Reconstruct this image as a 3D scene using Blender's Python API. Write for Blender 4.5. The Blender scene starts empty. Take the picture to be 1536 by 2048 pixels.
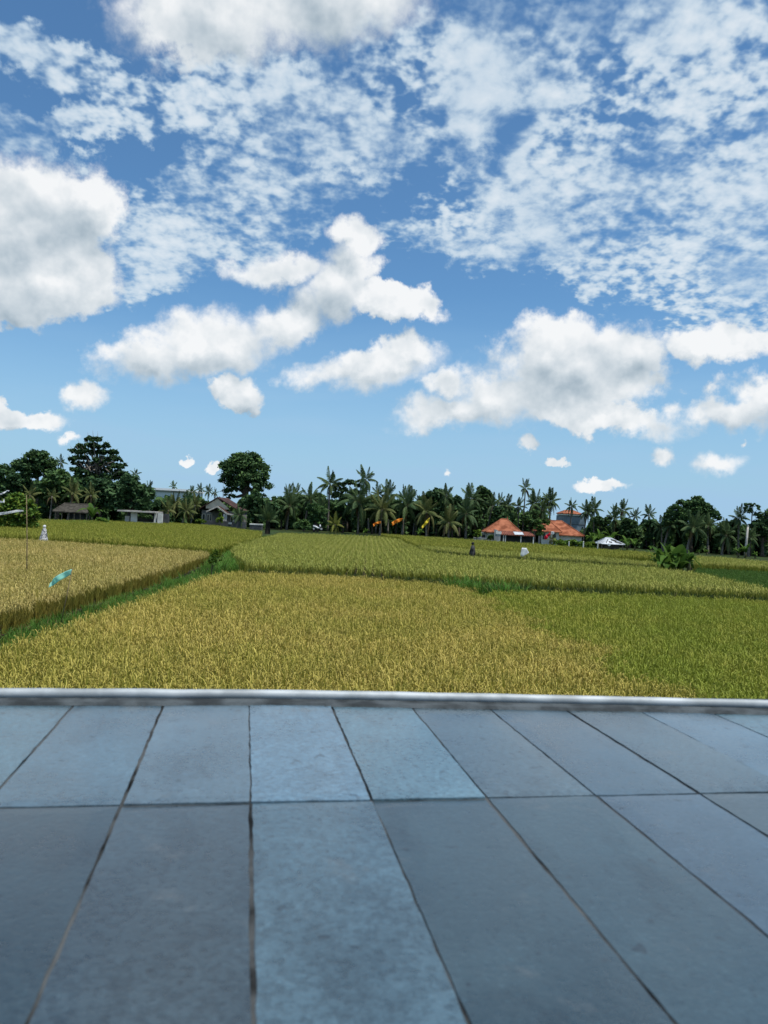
import bpy, bmesh, math, random
import numpy as np
from mathutils import Vector, Matrix, Euler
random.seed(7); RNG = np.random.default_rng(7)
S = bpy.context.scene
COL = S.collection

# ------------------------------------------------------------------ camera, sky, sun, exposure
F = 1500.0; CX, CY = 768.0, 1024.0          # focal length and centre in photograph pixels
ROLL = math.radians(2.86); PITCH = math.atan(11 / 1500.0); CZ = 3.6
fwd = Vector((0, math.cos(PITCH), math.sin(PITCH))); r0 = Vector((1, 0, 0)); u0 = r0.cross(fwd)
CR = r0 * math.cos(ROLL) + u0 * math.sin(ROLL); CU = -r0 * math.sin(ROLL) + u0 * math.cos(ROLL)
def ray(px, py): return fwd + CR * ((px - CX) / F) - CU * ((py - CY) / F)
def G(px, py, z=0.0):                        # pixel -> point on the level z
    d = ray(px, py); t = (z - CZ) / d.z
    return Vector((0, 0, CZ)) + d * t
def P(px, py, Y):                            # pixel -> point at depth Y
    d = ray(px, py)
    return Vector((0, 0, CZ)) + d * (Y / d.y)
cam = bpy.data.cameras.new('camera'); camo = bpy.data.objects.new('camera', cam); COL.objects.link(camo)
M3 = Matrix((CR, CU, -fwd)).transposed()
camo.matrix_world = Matrix.Translation((0, 0, CZ)) @ M3.to_4x4()
cam.sensor_fit = 'VERTICAL'; cam.sensor_height = 36.0; cam.sensor_width = 27.0
cam.lens = F / 2048 * 36.0; cam.clip_start = 0.05; cam.clip_end = 6000
cam.dof.use_dof = True; cam.dof.focus_distance = 45.0; cam.dof.aperture_fstop = cam.lens / 3.8
S.camera = camo

SUN_EL = math.radians(70); SUN_AZ = math.radians(122)      # azimuth from +Y towards +X
sund = Vector((math.sin(SUN_AZ) * math.cos(SUN_EL), math.cos(SUN_AZ) * math.cos(SUN_EL), math.sin(SUN_EL)))

class NT:
    def __init__(s, tree): s.t = tree; s.n = tree.nodes; s.l = tree.links
    def node(s, typ, **kw):
        n = s.n.new(typ)
        for k, v in kw.items(): setattr(n, k, v)
        return n
    def put(s, sock, v):
        if isinstance(v, bpy.types.NodeSocket): s.l.new(v, sock)
        elif v is not None: sock.default_value = v
    def math(s, op, a, b=None, c=None, clamp=False):
        n = s.node('ShaderNodeMath', operation=op, use_clamp=clamp)
        for i, v in enumerate((a, b, c)):
            if v is not None: s.put(n.inputs[i], v)
        return n.outputs[0]
    def vec(s, op, a, b=None, scale=None):
        n = s.node('ShaderNodeVectorMath', operation=op)
        s.put(n.inputs[0], a)
        if b is not None: s.put(n.inputs[1], b)
        if scale is not None: s.put(n.inputs['Scale'], scale)
        return n.outputs['Value'] if op in ('LENGTH', 'DOT_PRODUCT', 'DISTANCE') else n.outputs[0]
    def noise(s, v, scale, detail=4, rough=0.55, color=False, dist=0.0):
        n = s.node('ShaderNodeTexNoise')
        if v is not None: s.put(n.inputs['Vector'], v)
        n.inputs['Scale'].default_value = scale; n.inputs['Detail'].default_value = detail
        n.inputs['Roughness'].default_value = rough; n.inputs['Distortion'].default_value = dist
        return n.outputs['Color'] if color else n.outputs[0]
    def ramp(s, x, a, b, lo=0.0, hi=1.0, smooth=True):
        n = s.node('ShaderNodeMapRange', interpolation_type='SMOOTHSTEP' if smooth else 'LINEAR')
        s.put(n.inputs[0], x); n.inputs[1].default_value = a; n.inputs[2].default_value = b
        n.inputs[3].default_value = lo; n.inputs[4].default_value = hi
        return n.outputs[0]
    def mix(s, f, a, b, blend='MIX'):
        n = s.node('ShaderNodeMix', data_type='RGBA', blend_type=blend)
        s.put(n.inputs[0], f); s.put(n.inputs[6], a); s.put(n.inputs[7], b)
        return n.outputs[2]
def c4(c): return (c[0], c[1], c[2], 1.0)

def build_world():
    w = bpy.data.worlds.new('World'); S.world = w; w.use_nodes = True
    nt = NT(w.node_tree); nt.n.clear()
    out = nt.node('ShaderNodeOutputWorld'); bg = nt.node('ShaderNodeBackground')
    bg.inputs['Strength'].default_value = 0.10
    nt.l.new(bg.outputs[0], out.inputs[0])
    sky = nt.node('ShaderNodeTexSky', sky_type='NISHITA', sun_disc=False)
    sky.sun_elevation = SUN_EL; sky.sun_rotation = SUN_AZ
    sky.air_density = 1.0; sky.dust_density = 0.6; sky.ozone_density = 3.0; sky.altitude = 0
    geo = nt.node('ShaderNodeTexCoord'); v = nt.vec('NORMALIZE', geo.outputs['Generated'])
    sep = nt.node('ShaderNodeSeparateXYZ'); nt.l.new(v, sep.inputs[0])
    x, y, z = sep.outputs
    # the same cloud field goes on round the whole horizon, folded every 60 degrees of azimuth
    az = nt.math('ARCTAN2', x, y)
    h = math.pi / 6
    azf = nt.math('SUBTRACT', nt.math('PINGPONG', nt.math('ADD', az, h), 2 * h), h)
    rad = nt.math('SQRT', nt.math('MAXIMUM', nt.math('SUBTRACT', 1.0, nt.math('MULTIPLY', z, z)), 0.0))
    cmb = nt.node('ShaderNodeCombineXYZ')
    nt.put(cmb.inputs[0], nt.math('MULTIPLY', nt.math('SINE', azf), rad))
    nt.put(cmb.inputs[1], nt.math('MULTIPLY', nt.math('COSINE', azf), rad)); nt.put(cmb.inputs[2], z)
    vf = cmb.outputs[0]
    warpc = nt.noise(vf, 13.0, 6, 0.60, True)
    warp = nt.vec('SUBTRACT', warpc, (0.5, 0.5, 0.5))
    vw = nt.vec('ADD', vf, nt.vec('SCALE', warp, scale=0.088))
    def field(cells, vec_, k=0.12):
        acc = None
        for ci, (px, py, rx, ry, ang) in enumerate(cells):
            if ci and ci % 4 == 0:                  # keeps the shader's working memory small
                ma = nt.node('ShaderNodeVectorMath', operation='MULTIPLY_ADD')
                nt.l.new(acc, ma.inputs[0]); ma.inputs[1].default_value = (1e-9, 1e-9, 1e-9); nt.l.new(vec_, ma.inputs[2]); vec_ = ma.outputs[0]
            c = ray(px, py).normalized()
            e1 = (CR * math.cos(math.radians(ang)) + CU * math.sin(math.radians(ang)))
            e1 = (e1 - c * e1.dot(c)).normalized(); e2 = c.cross(e1)
            if e2.dot(CU) < 0: e2 = -e2
            e3 = e1.cross(e2)
            m = nt.node('ShaderNodeMapping', vector_type='TEXTURE')
            nt.l.new(vec_, m.inputs[0]); m.inputs['Location'].default_value = c
            m.inputs['Rotation'].default_value = Matrix((e1, e2, e3)).transposed().to_euler('XYZ')
            m.inputs['Scale'].default_value = (rx / F, ry / F, 0.25)
            d = nt.vec('LENGTH', m.outputs[0])
            acc = d if acc is None else nt.math('SMOOTH_MIN', acc, d, k)
        return nt.math('SUBTRACT', 1.0, acc)
    cumulus = [(30, 450, 175, 115, 20), (110, 560, 122, 72, 0), (180, 400, 66, 72, 0), (10, 600, 90, 60, 0),
               (430, 25, 195, 90, 0), (640, 10, 225, 80, 0),
               (300, 705, 115, 62, 10), (440, 685, 135, 76, 0), (570, 640, 115, 62, 30), (680, 570, 112, 60, 45), (715, 470, 56, 46, 0),
               (560, 545, 130, 40, -5), (790, 600, 105, 36, -10), (480, 790, 62, 40, 0),
               (740, 740, 170, 50, 5), (820, 705, 90, 50, 0),
               (1140, 750, 190, 105, 0), (1120, 695, 115, 72, 0), (1250, 705, 92, 64, 0), (920, 825, 150, 40, 4), (1210, 840, 170, 34, -6), (905, 775, 48, 38, 0), (1000, 790, 100, 58, 0),
               (1460, 828, 115, 46, 0), (1440, 690, 100, 40, 0), (1545, 790, 80, 50, 0),
               (10, 835, 64, 32, 0), (85, 840, 54, 24, 0)]
    small = [(175, 792, 50, 34, 0), (1435, 928, 60, 27, 4), (1327, 914, 25, 21, 0), (1056, 889, 24, 17, 0), (1115, 922, 28, 12, 0), (895, 943, 12, 9, 0),
             (430, 934, 26, 13, 8), (370, 923, 14, 9, 0), (140, 876, 26, 10, 0), (1205, 972, 60, 14, 0), (1490, 880, 10, 8, 0)]
    Mc = nt.math('SMOOTH_MAX', field(cumulus, vw), nt.math('SUBTRACT', nt.math('MULTIPLY', field(small, nt.vec('ADD', vf, nt.vec('SCALE', nt.vec('SUBTRACT', nt.noise(vf, 40.0, 4, 0.6, True), (0.5, 0.5, 0.5)), scale=0.032))), 0.8), 0.04), 0.05)
    serial = nt.node('ShaderNodeVectorMath', operation='MULTIPLY_ADD'); nt.l.new(Mc, serial.inputs[0]); serial.inputs[1].default_value = (1e-9, 1e-9, 1e-9); nt.l.new(vw, serial.inputs[2]); vw = serial.outputs[0]
    McU = field(cumulus, nt.vec('ADD', vw, (0.010, 0.0, 0.030)))
    serial = nt.node('ShaderNodeVectorMath', operation='MULTIPLY_ADD'); nt.l.new(McU, serial.inputs[0]); serial.inputs[1].default_value = (1e-9, 1e-9, 1e-9); nt.l.new(vf, serial.inputs[2]); vf = serial.outputs[0]
    n2 = nt.noise(vf, 13.0, 4.5, 0.52)
    n2b = nt.noise(nt.vec('ADD', vf, (0.006, 0.0, 0.020)), 13.0, 4.5, 0.52)
    wisp = nt.noise(vf, 60.0, 3, 0.6)
    thick = nt.math('ADD', nt.math('ADD', Mc, 0.0), nt.math('ADD', nt.math('MULTIPLY', nt.math('SUBTRACT', n2, 0.5), 0.55), nt.math('MULTIPLY', nt.math('SUBTRACT', wisp, 0.5), 0.46)))
    soft = nt.ramp(nt.noise(vf, 5.0, 1.0), 0.35, 0.65, 0.22, 0.62)
    a_cum = nt.node('ShaderNodeMapRange', interpolation_type='SMOOTHSTEP'); nt.put(a_cum.inputs[0], thick); a_cum.inputs[1].default_value = 0.0; nt.put(a_cum.inputs[2], soft); a_cum = nt.math('MULTIPLY', a_cum.outputs[0], 0.97)
    dark = field([(80, 520, 180, 95, 10), (0, 590, 120, 55, 0), (720, 0, 230, 80, 0), (1130, 785, 210, 48, 0), (1080, 805, 130, 40, 0),
                  (330, 742, 140, 34, 0), (1440, 856, 130, 28, 0), (780, 768, 150, 28, 0), (930, 850, 140, 22, 0), (520, 728, 120, 28, 0)], vw, 0.25)
    shade = nt.math('MULTIPLY', nt.ramp(dark, -0.6, 0.9), nt.ramp(thick, 0.1, 0.7))
    relief = nt.math('MULTIPLY', nt.math('SUBTRACT', n2, n2b), 1.5)
    side = nt.math('MULTIPLY', nt.math('MINIMUM', nt.math('MAXIMUM', nt.math('SUBTRACT', Mc, McU), -0.5), 0.5), 0.42)
    lum = nt.math('ADD', nt.math('SUBTRACT', nt.math('ADD', 0.79, side), nt.math('MULTIPLY', shade, 0.20)), relief)
    lum = nt.math('SUBTRACT', lum, nt.ramp(thick, 0.35, 1.0, 0.0, 0.06))
    lum = nt.ramp(lum, 0.25, 1.0, 0.43, 0.95, smooth=False)
    # high broken layer, its cells flattened towards the horizon
    den = nt.math('ADD', nt.math('MAXIMUM', z, 0.0), 0.33)
    pl = nt.node('ShaderNodeCombineXYZ'); nt.put(pl.inputs[0], nt.math('DIVIDE', x, den)); nt.put(pl.inputs[1], nt.math('DIVIDE', y, den))
    pc = nt.vec('ADD', pl.outputs[0], (3.1, 1.7, 0))
    cells = nt.noise(pc, 36.0, 2.6, 0.55, dist=0.1)
    kind = nt.ramp(nt.noise(nt.vec('ADD', pc, (5.0, 2.0, 0.0)), 3.2, 1.5), 0.50, 0.68)
    coarse = nt.noise(pc, 17.0, 4.0, 0.55, dist=0.2)
    cells = nt.math('ADD', nt.math('MULTIPLY', cells, nt.math('SUBTRACT', 1.0, kind)), nt.math('MULTIPLY', coarse, kind))
    mid = nt.noise(pc, 7.0, 3.0, 0.55, dist=0.3)
    cov = field([(1330, 330, 420, 170, -8), (1150, 500, 420, 70, -10), (1420, 560, 260, 100, -10), (860, 190, 260, 130, 12), (1200, 60, 300, 95, 5), (400, 430, 260, 95, 12),
                 (110, 255, 230, 45, 4), (90, 115, 240, 55, -18), (500, 200, 200, 70, 0), (440, 510, 260, 44, 15), (610, 300, 180, 50, 0)], nt.vec('ADD', vf, nt.vec('SCALE', warp, scale=0.14)), 0.3)
    cov = nt.math('ADD', nt.ramp(cov, -0.70, 0.50, -0.62, 0.30), nt.math('MULTIPLY', nt.math('SUBTRACT', mid, 0.5), 1.1))
    al = nt.math('ADD', cov, nt.math('MULTIPLY', nt.math('SUBTRACT', cells, 0.5), nt.ramp(nt.noise(vf, 4.5, 1.0), 0.38, 0.62, 0.95, 1.9)))
    a_alto = nt.math('MULTIPLY', nt.ramp(al, -0.02, 0.42), nt.ramp(z, 0.10, 0.22))
    a_alto = nt.math('MULTIPLY', a_alto, 0.88)
    # thin milky air low down
    veil = nt.math('ADD', nt.ramp(z, 0.0, 0.30, 0.80, 0.0), nt.math('MULTIPLY', nt.ramp(z, 0.02, 0.34, 1.0, 0.0), nt.ramp(nt.noise(nt.vec('MULTIPLY', vf, (1.0, 1.0, 6.0)), 4.0, 3), 0.4, 0.7, 0.0, 0.22)), clamp=True)
    K = 1 / 0.10
    sk = nt.mix(1.0, sky.outputs[0], c4(SKYMUL), 'MULTIPLY')
    sk = nt.mix(veil, sk, c4((0.36 * K, 0.57 * K, 0.79 * K)))
    ac = nt.mix(nt.ramp(al, 0.05, 0.75), c4((0.44 * K, 0.60 * K, 0.75 * K)), c4((0.80 * K, 0.87 * K, 0.92 * K)))
    col = nt.mix(a_alto, sk, ac)
    cc = nt.node('ShaderNodeCombineColor')
    nt.put(cc.inputs[0], nt.math('MULTIPLY', nt.math('POWER', lum, 1.34), K)); nt.put(cc.inputs[1], nt.math('MULTIPLY', nt.math('POWER', lum, 1.05), K)); nt.put(cc.inputs[2], nt.math('MULTIPLY', nt.math('POWER', lum, 0.85), K))
    col = nt.mix(a_cum, col, cc.outputs[0])
    nt.l.new(col, bg.inputs['Color'])
    w.cycles.sampling_method = 'NONE'
SKYMUL = (0.80, 1.16, 1.32)
build_world()
sl = bpy.data.lights.new('sun', 'SUN'); sl.energy = 4.4; sl.angle = math.radians(0.53); sl.color = (1.0, 0.95, 0.86)
so = bpy.data.objects.new('sun', sl); COL.objects.link(so)
so.rotation_euler = sund.to_track_quat('Z', 'Y').to_euler(); so.location = (0, 0, 60)
S.view_settings.view_transform = 'Standard'; S.view_settings.look = 'None'
S.view_settings.exposure = 0.0; S.view_settings.gamma = 1.0; S.view_settings.use_curve_mapping = False
S.render.engine = 'CYCLES'
cy = S.cycles
cy.max_bounces = 6; cy.diffuse_bounces = 3; cy.glossy_bounces = 2; cy.transmission_bounces = 3; cy.transparent_max_bounces = 6
cy.use_adaptive_sampling = True; cy.adaptive_threshold = 0.015
cy.use_denoising = True; cy.denoising_prefilter = 'ACCURATE'; cy.denoising_input_passes = 'RGB_ALBEDO_NORMAL'; cy.caustics_reflective = False; cy.caustics_refractive = False

# ------------------------------------------------------------------ materials
MATS = {}
def surf(name, base, rough=0.8, var=0.25, scale=3.0, second=None, spec=0.15, rnd=0.0, bump=0.0, coords='Object', translucent=0.0, metal=0.0, detail=4):
    """Principled material with noise-mixed colours; rnd = brightness change from object to object."""
    if name in MATS: return MATS[name]
    m = bpy.data.materials.new(name); m.use_nodes = True
    nt = NT(m.node_tree); b = nt.n['Principled BSDF']
    tc = nt.node('ShaderNodeTexCoord')
    vec = nt.node('ShaderNodeNewGeometry').outputs['Position'] if coords == 'World' else tc.outputs[coords]
    n = nt.noise(vec, scale, detail)
    lo = tuple(x * (1 - var) for x in base); hi = second or tuple(min(1, x * (1 + var)) for x in base)
    col = nt.mix(nt.ramp(n, 0.35, 0.65), c4(lo), c4(hi))
    if rnd:
        oi = nt.node('ShaderNodeObjectInfo')
        k = nt.ramp(oi.outputs['Random'], 0, 1, 1 - rnd, 1 + rnd, smooth=False)
        col = nt.vec('SCALE', col, scale=k)
    nt.put(b.inputs['Base Color'], col)
    b.inputs['Roughness'].default_value = rough; b.inputs['Specular IOR Level'].default_value = spec; b.inputs['Metallic'].default_value = metal
    if bump:
        bm = nt.node('ShaderNodeBump'); bm.inputs['Strength'].default_value = bump; bm.inputs['Distance'].default_value = 0.02
        nt.l.new(nt.noise(vec, scale * 4, 5), bm.inputs['Height']); nt.l.new(bm.outputs[0], b.inputs['Normal'])
    if translucent:
        out = nt.n['Material Output']; tr = nt.node('ShaderNodeBsdfTranslucent'); mx = nt.node('ShaderNodeMixShader')
        nt.put(tr.inputs[0], col); mx.inputs[0].default_value = translucent
        nt.l.new(b.outputs[0], mx.inputs[1]); nt.l.new(tr.outputs[0], mx.inputs[2]); nt.l.new(mx.outputs[0], out.inputs[0])
    MATS[name] = m
    return m

# ------------------------------------------------------------------ mesh helpers
class MB:
    def __init__(s): s.v = []; s.f = []; s.m = []
    def quad(s, a, b, c, d, m=0):
        i = len(s.v); s.v += [tuple(a), tuple(b), tuple(c), tuple(d)]; s.f.append((i, i + 1, i + 2, i + 3)); s.m.append(m)
    def tri(s, a, b, c, m=0):
        i = len(s.v); s.v += [tuple(a), tuple(b), tuple(c)]; s.f.append((i, i + 1, i + 2)); s.m.append(m)
    def poly(s, pts, m=0):
        i = len(s.v); s.v += [tuple(p) for p in pts]; s.f.append(tuple(range(i, i + len(pts)))); s.m.append(m)
    def box(s, x0, x1, y0, y1, z0, z1, m=0):
        i = len(s.v)
        s.v += [(x0, y0, z0), (x1, y0, z0), (x1, y1, z0), (x0, y1, z0), (x0, y0, z1), (x1, y0, z1), (x1, y1, z1), (x0, y1, z1)]
        for f in ((0, 3, 2, 1), (4, 5, 6, 7), (0, 1, 5, 4), (1, 2, 6, 5), (2, 3, 7, 6), (3, 0, 4, 7)):
            s.f.append(tuple(i + k for k in f)); s.m.append(m)
    def tube(s, pts, rads, n=7, m=0, cap=True):
        pts = [Vector(p) for p in pts]; base = len(s.v)
        for k, p in enumerate(pts):
            t = (pts[min(k + 1, len(pts) - 1)] - pts[max(k - 1, 0)]).normalized()
            a = t.orthogonal().normalized() if abs(t.z) < 0.9 else (Vector((1, 0, 0)) - t * t.x).normalized()
            b = t.cross(a)
            for j in range(n):
                an = 2 * math.pi * j / n
                s.v.append(tuple(p + (a * math.cos(an) + b * math.sin(an)) * rads[k]))
        for k in range(len(pts) - 1):
            for j in range(n):
                j2 = (j + 1) % n
                s.f.append((base + k * n + j, base + k * n + j2, base + (k + 1) * n + j2, base + (k + 1) * n + j)); s.m.append(m)
        if cap:
            s.f.append(tuple(base + j for j in reversed(range(n)))); s.m.append(m)
            e = base + (len(pts) - 1) * n; s.f.append(tuple(e + j for j in range(n))); s.m.append(m)
    def prism(s, poly, z0, z1, m=0, mside=None):
        mside = m if mside is None else mside
        n = len(poly); i = len(s.v)
        s.v += [(p[0], p[1], z0) for p in poly] + [(p[0], p[1], z1) for p in poly]
        s.f.append(tuple(i + n + k for k in range(n))); s.m.append(m)
        for k in range(n):
            k2 = (k + 1) % n; s.f.append((i + k, i + k2, i + n + k2, i + n + k)); s.m.append(mside)
    def mesh(s, name, mats):
        me = bpy.data.meshes.new(name); me.from_pydata(s.v, [], s.f)
        for mt in (mats if isinstance(mats, (list, tuple)) else [mats]): me.materials.append(mt)
        me.polygons.foreach_set('material_index', s.m); me.update()
        return me
def link(name, me, parent=None, smooth=False):
    o = bpy.data.objects.new(name, me); COL.objects.link(o); o.parent = parent
    if smooth and me: me.polygons.foreach_set('use_smooth', [True] * len(me.polygons))
    return o
def build(mb, name, mats, parent=None, smooth=False): return link(name, mb.mesh(name, mats), parent, smooth)
def tag(o, label=None, cat=None, group=None, kind=None):
    if label: o['label'] = label
    if cat: o['category'] = cat
    if group: o['group'] = group
    if kind: o['kind'] = kind
    return o
def thing(name, label, cat, loc=(0, 0, 0), rz=0.0, group=None):
    o = bpy.data.objects.new(name, None); COL.objects.link(o); o.empty_display_size = 0.2
    o.location = loc; o.rotation_euler = (0, 0, rz)
    return tag(o, label, cat, group)
def quads_mesh(name, verts, mats, midx=None):
    """verts: (n,4,3) array of quads"""
    n = len(verts); me = bpy.data.meshes.new(name)
    me.vertices.add(n * 4); me.vertices.foreach_set('co', verts.astype(np.float32).ravel())
    me.loops.add(n * 4); me.loops.foreach_set('vertex_index', np.arange(n * 4, dtype=np.int32))
    me.polygons.add(n); me.polygons.foreach_set('loop_start', np.arange(0, n * 4, 4, dtype=np.int32))
    for mt in (mats if isinstance(mats, (list, tuple)) else [mats]): me.materials.append(mt)
    if midx is not None: me.polygons.foreach_set('material_index', midx.astype(np.int32))
    me.update(calc_edges=True); me.validate()
    return me

# ------------------------------------------------------------------ ground and paddies
mud = surf('wet_mud', (0.040, 0.032, 0.018), 0.95, 0.35, 0.8, coords='World')
soil = surf('grassy_soil', (0.045, 0.05, 0.018), 0.95, 0.4, 0.6, second=(0.03, 0.06, 0.014), coords='World')
mb = MB(); mb.quad((-2500, -600, 0), (2500, -600, 0), (2500, 4000, 0), (-2500, 4000, 0))
tag(build(mb, 'ground', soil), kind='structure')
def L(pts, z): return [tuple(G(a, b, z)[:2]) for a, b in pts]
RH = 0.75                                      # height of the standing rice
# lines read from the photograph are the far canopy edges of the nearer paddies; the next terrace starts just behind
HC = 0.65
def up(pts, dy): return [(x, y + dy) for x, y in pts]
zF3, zF4, zF5, zF6, zF7, zF8, zF9, zV = 0.14, 0.40, 0.32, 0.56, 0.68, 0.50, 0.56, 0.55
f1far = L([(470, 1146), (620, 1152), (760, 1160), (890, 1170), (935, 1180)], HC)
f2far = L([(1040, 1184), (1300, 1194), (1536, 1205), (1700, 1212)], HC)
n5 = up(L([(490, 1147), (620, 1152), (760, 1160), (890, 1167), (1050, 1179), (1300, 1194), (1536, 1205), (1700, 1213)], HC), 1.5)
seam = [(3.75, 29.6), (4.1, 27.0), (4.3, 24.0), (5.0, 19.0), (5.3, 14.0), (5.4, 6.0)]
F1 = [(-7.35, 6)] + [(-7.35, 20), (-7.25, 34.4)] + f1far[1:] + seam
F2 = list(reversed(seam)) + f2far + [(16, 6)]
f3far = L([(420, 1107), (330, 1100), (200, 1091), (60, 1082), (-80, 1075)], zF3 + HC)
F3 = [(-9.6, 8), (-9.5, 20), (-9.7, 30), (-9.9, 36), (-10.4, 41)] + f3far + [(-40, 52), (-40, 8)]
F4 = up(f3far[::-1], 1.5) + L([(470, 1094), (520, 1079), (522, 1070)], zF4 + 0.3) + L([(508, 1063), (430, 1052), (330, 1046), (215, 1043), (80, 1041), (-60, 1034)], zF4 + HC)
c2 = L([(870, 1107), (940, 1115), (1100, 1125), (1310, 1138)], zF5 + HC)       # far canopy edge of the middle paddy
l2 = up(c2, 1.7)
c3 = L([(835, 1092), (930, 1099), (1080, 1108), (1190, 1115)], zF6 + HC)
l3 = up(c3, 1.5)
vil = L([(560, 1062), (650, 1065), (760, 1069), (900, 1078), (960, 1082), (1070, 1089), (1190, 1099), (1300, 1106)], zF7 + HC)
c8 = L([(1395, 1149), (1536, 1180), (1700, 1206)], zF5 + HC)
F5 = [n5[0]] + L([(478, 1126), (464, 1109), (472, 1101), (513, 1085), (549, 1076)], zF5 + 0.4) + [vil[0], vil[1], vil[2]] + L([(800, 1080)], zF7 + 0.3) + \
     [c3[0]] + c2 + c8 + n5[::-1][:-1]
F6 = l2 + L([(1330, 1128), (1210, 1117)], zF6 + HC) + c3[::-1]
F7 = l3 + L([(1320, 1120)], zF7 + 0.4) + vil[::-1][:6] + L([(800, 1080)], zF7 + 0.3)
c9 = L([(1395, 1135), (1536, 1142), (1700, 1152)], zF8 + 0.4)
F8 = up(c8, 0.8) + c9[::-1]
F9 = up(c9, 0.8) + L([(1700, 1134), (1536, 1125), (1450, 1117), (1380, 1113)], zF9 + HC)
mb = MB()
mb.prism([(-300, 121), (-60, 100), (-48, 98)] + [(p[0], p[1] + 1.0) for p in L([(100, 1042), (330, 1047), (510, 1063)], zF4 + HC)] +
         [(p[0], p[1] + 1.2) for p in vil] + [(p[0], p[1] + 1) for p in L([(1380, 1113), (1536, 1125), (1700, 1134)], zF9 + HC)] + [(300, 85), (300, 500), (-300, 500)], -0.05, zV)
tag(build(mb, 'village_ground', soil), kind='structure')
def pip(poly, x, y):
    poly = np.array(poly); n = len(poly); ins = np.zeros(len(x), bool); j = n - 1
    for i in range(n):
        xi, yi = poly[i]; xj, yj = poly[j]
        c = ((yi > y) != (yj > y)) & (x < (xj - xi) * (y - yi) / (yj - yi + 1e-12) + xi); ins ^= c; j = i
    return ins
def in_view(x, y, margin=3.0): return np.abs(x) < (y * 0.56 + margin)

def strip(rng, base, ang, h, lean, w, droop, segs, mbl, mi, bend=1.0):
    """one leaf or ear: ribbon that rises, leans out and droops at its tip"""
    d = Vector((math.cos(ang), math.sin(ang), 0)); s = Vector((-d.y, d.x, 0)) * w * 0.5
    tw = rng.uniform(-0.7, 0.7); s = s * math.cos(tw) + d * (w * 0.5 * math.sin(tw))
    pts = []
    for k in range(segs + 1):
        t = k / segs
        pts.append(base + d * (lean * t ** 1.6) + Vector((0, 0, h * t - droop * t ** 3)))
    for k in range(segs):
        w0 = 1 - 0.55 * (k / segs) if mi == 0 else (0.6 if k == 0 else 1.0); w1 = 1 - 0.75 * ((k + 1) / segs) if mi == 0 else (1.0 if k < segs - 1 else 0.35)
        mbl.quad(pts[k] - s * w0, pts[k] + s * w0, pts[k + 1] + s * w1, pts[k + 1] - s * w1, mi)
def rice_hill(seed, blades, ears, wide=1.0):
    rng = random.Random(seed); m = MB()
    for i in range(blades):
        a = rng.uniform(0, 6.283); r = rng.uniform(0, 0.06); tall = rng.random() < 0.3
        strip(rng, Vector((math.cos(a) * r, math.sin(a) * r, 0)), a + rng.uniform(-.5, .5), rng.uniform(0.72, 0.92) if tall else rng.uniform(0.45, 0.75), rng.uniform(0.02, 0.10) if tall else rng.uniform(0.05, 0.22), 0.013 * wide, rng.uniform(0, 0.05) if tall else rng.uniform(0, 0.2), 3, m, 0)
    for i in range(ears):
        a = rng.uniform(0, 6.283); r = rng.uniform(0.0, 0.07); l = rng.uniform(0.0, 0.08); hh = rng.uniform(0.5, 0.68)
        b = Vector((math.cos(a) * (r + l), math.sin(a) * (r + l), hh))
        strip(rng, b, a + rng.uniform(-.8, .8), rng.uniform(0.16, 0.26), rng.uniform(0.05, 0.17), 0.0145 * wide, rng.uniform(0.08, 0.32), 3, m, 1)
    return m
def leafmat(name, a, b, ca=None, scale=0.25, tr=0.3, rnd=0.25, rough=0.6, spec=0.15):
    """thin leaf: colours wander across the field and from hill to hill"""
    m = bpy.data.materials.new(name); m.use_nodes = True; nt = NT(m.node_tree); p = nt.n['Principled BSDF']
    pos = nt.node('ShaderNodeNewGeometry').outputs['Position']; oi = nt.node('ShaderNodeObjectInfo')
    f = nt.math('ADD', nt.ramp(nt.noise(pos, scale, 3), 0.35, 0.65), nt.math('MULTIPLY', nt.math('SUBTRACT', oi.outputs['Random'], 0.5), 0.7), clamp=True)
    col = nt.mix(f, c4(a), c4(b))
    k = nt.ramp(nt.math('FRACT', nt.math('MULTIPLY', oi.outputs['Random'], 7.31)), 0, 1, 1 - rnd, 1 + rnd, smooth=False)
    col = nt.vec('SCALE', col, scale=k)
    nt.put(p.inputs['Base Color'], col); p.inputs['Roughness'].default_value = rough; p.inputs['Specular IOR Level'].default_value = spec
    tb = nt.node('ShaderNodeBsdfTranslucent'); nt.put(tb.inputs[0], col); mx = nt.node('ShaderNodeMixShader'); mx.inputs[0].default_value = tr
    nt.l.new(p.outputs[0], mx.inputs[1]); nt.l.new(tb.outputs[0], mx.inputs[2]); nt.l.new(mx.outputs[0], nt.n['Material Output'].inputs[0])
    return m
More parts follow.
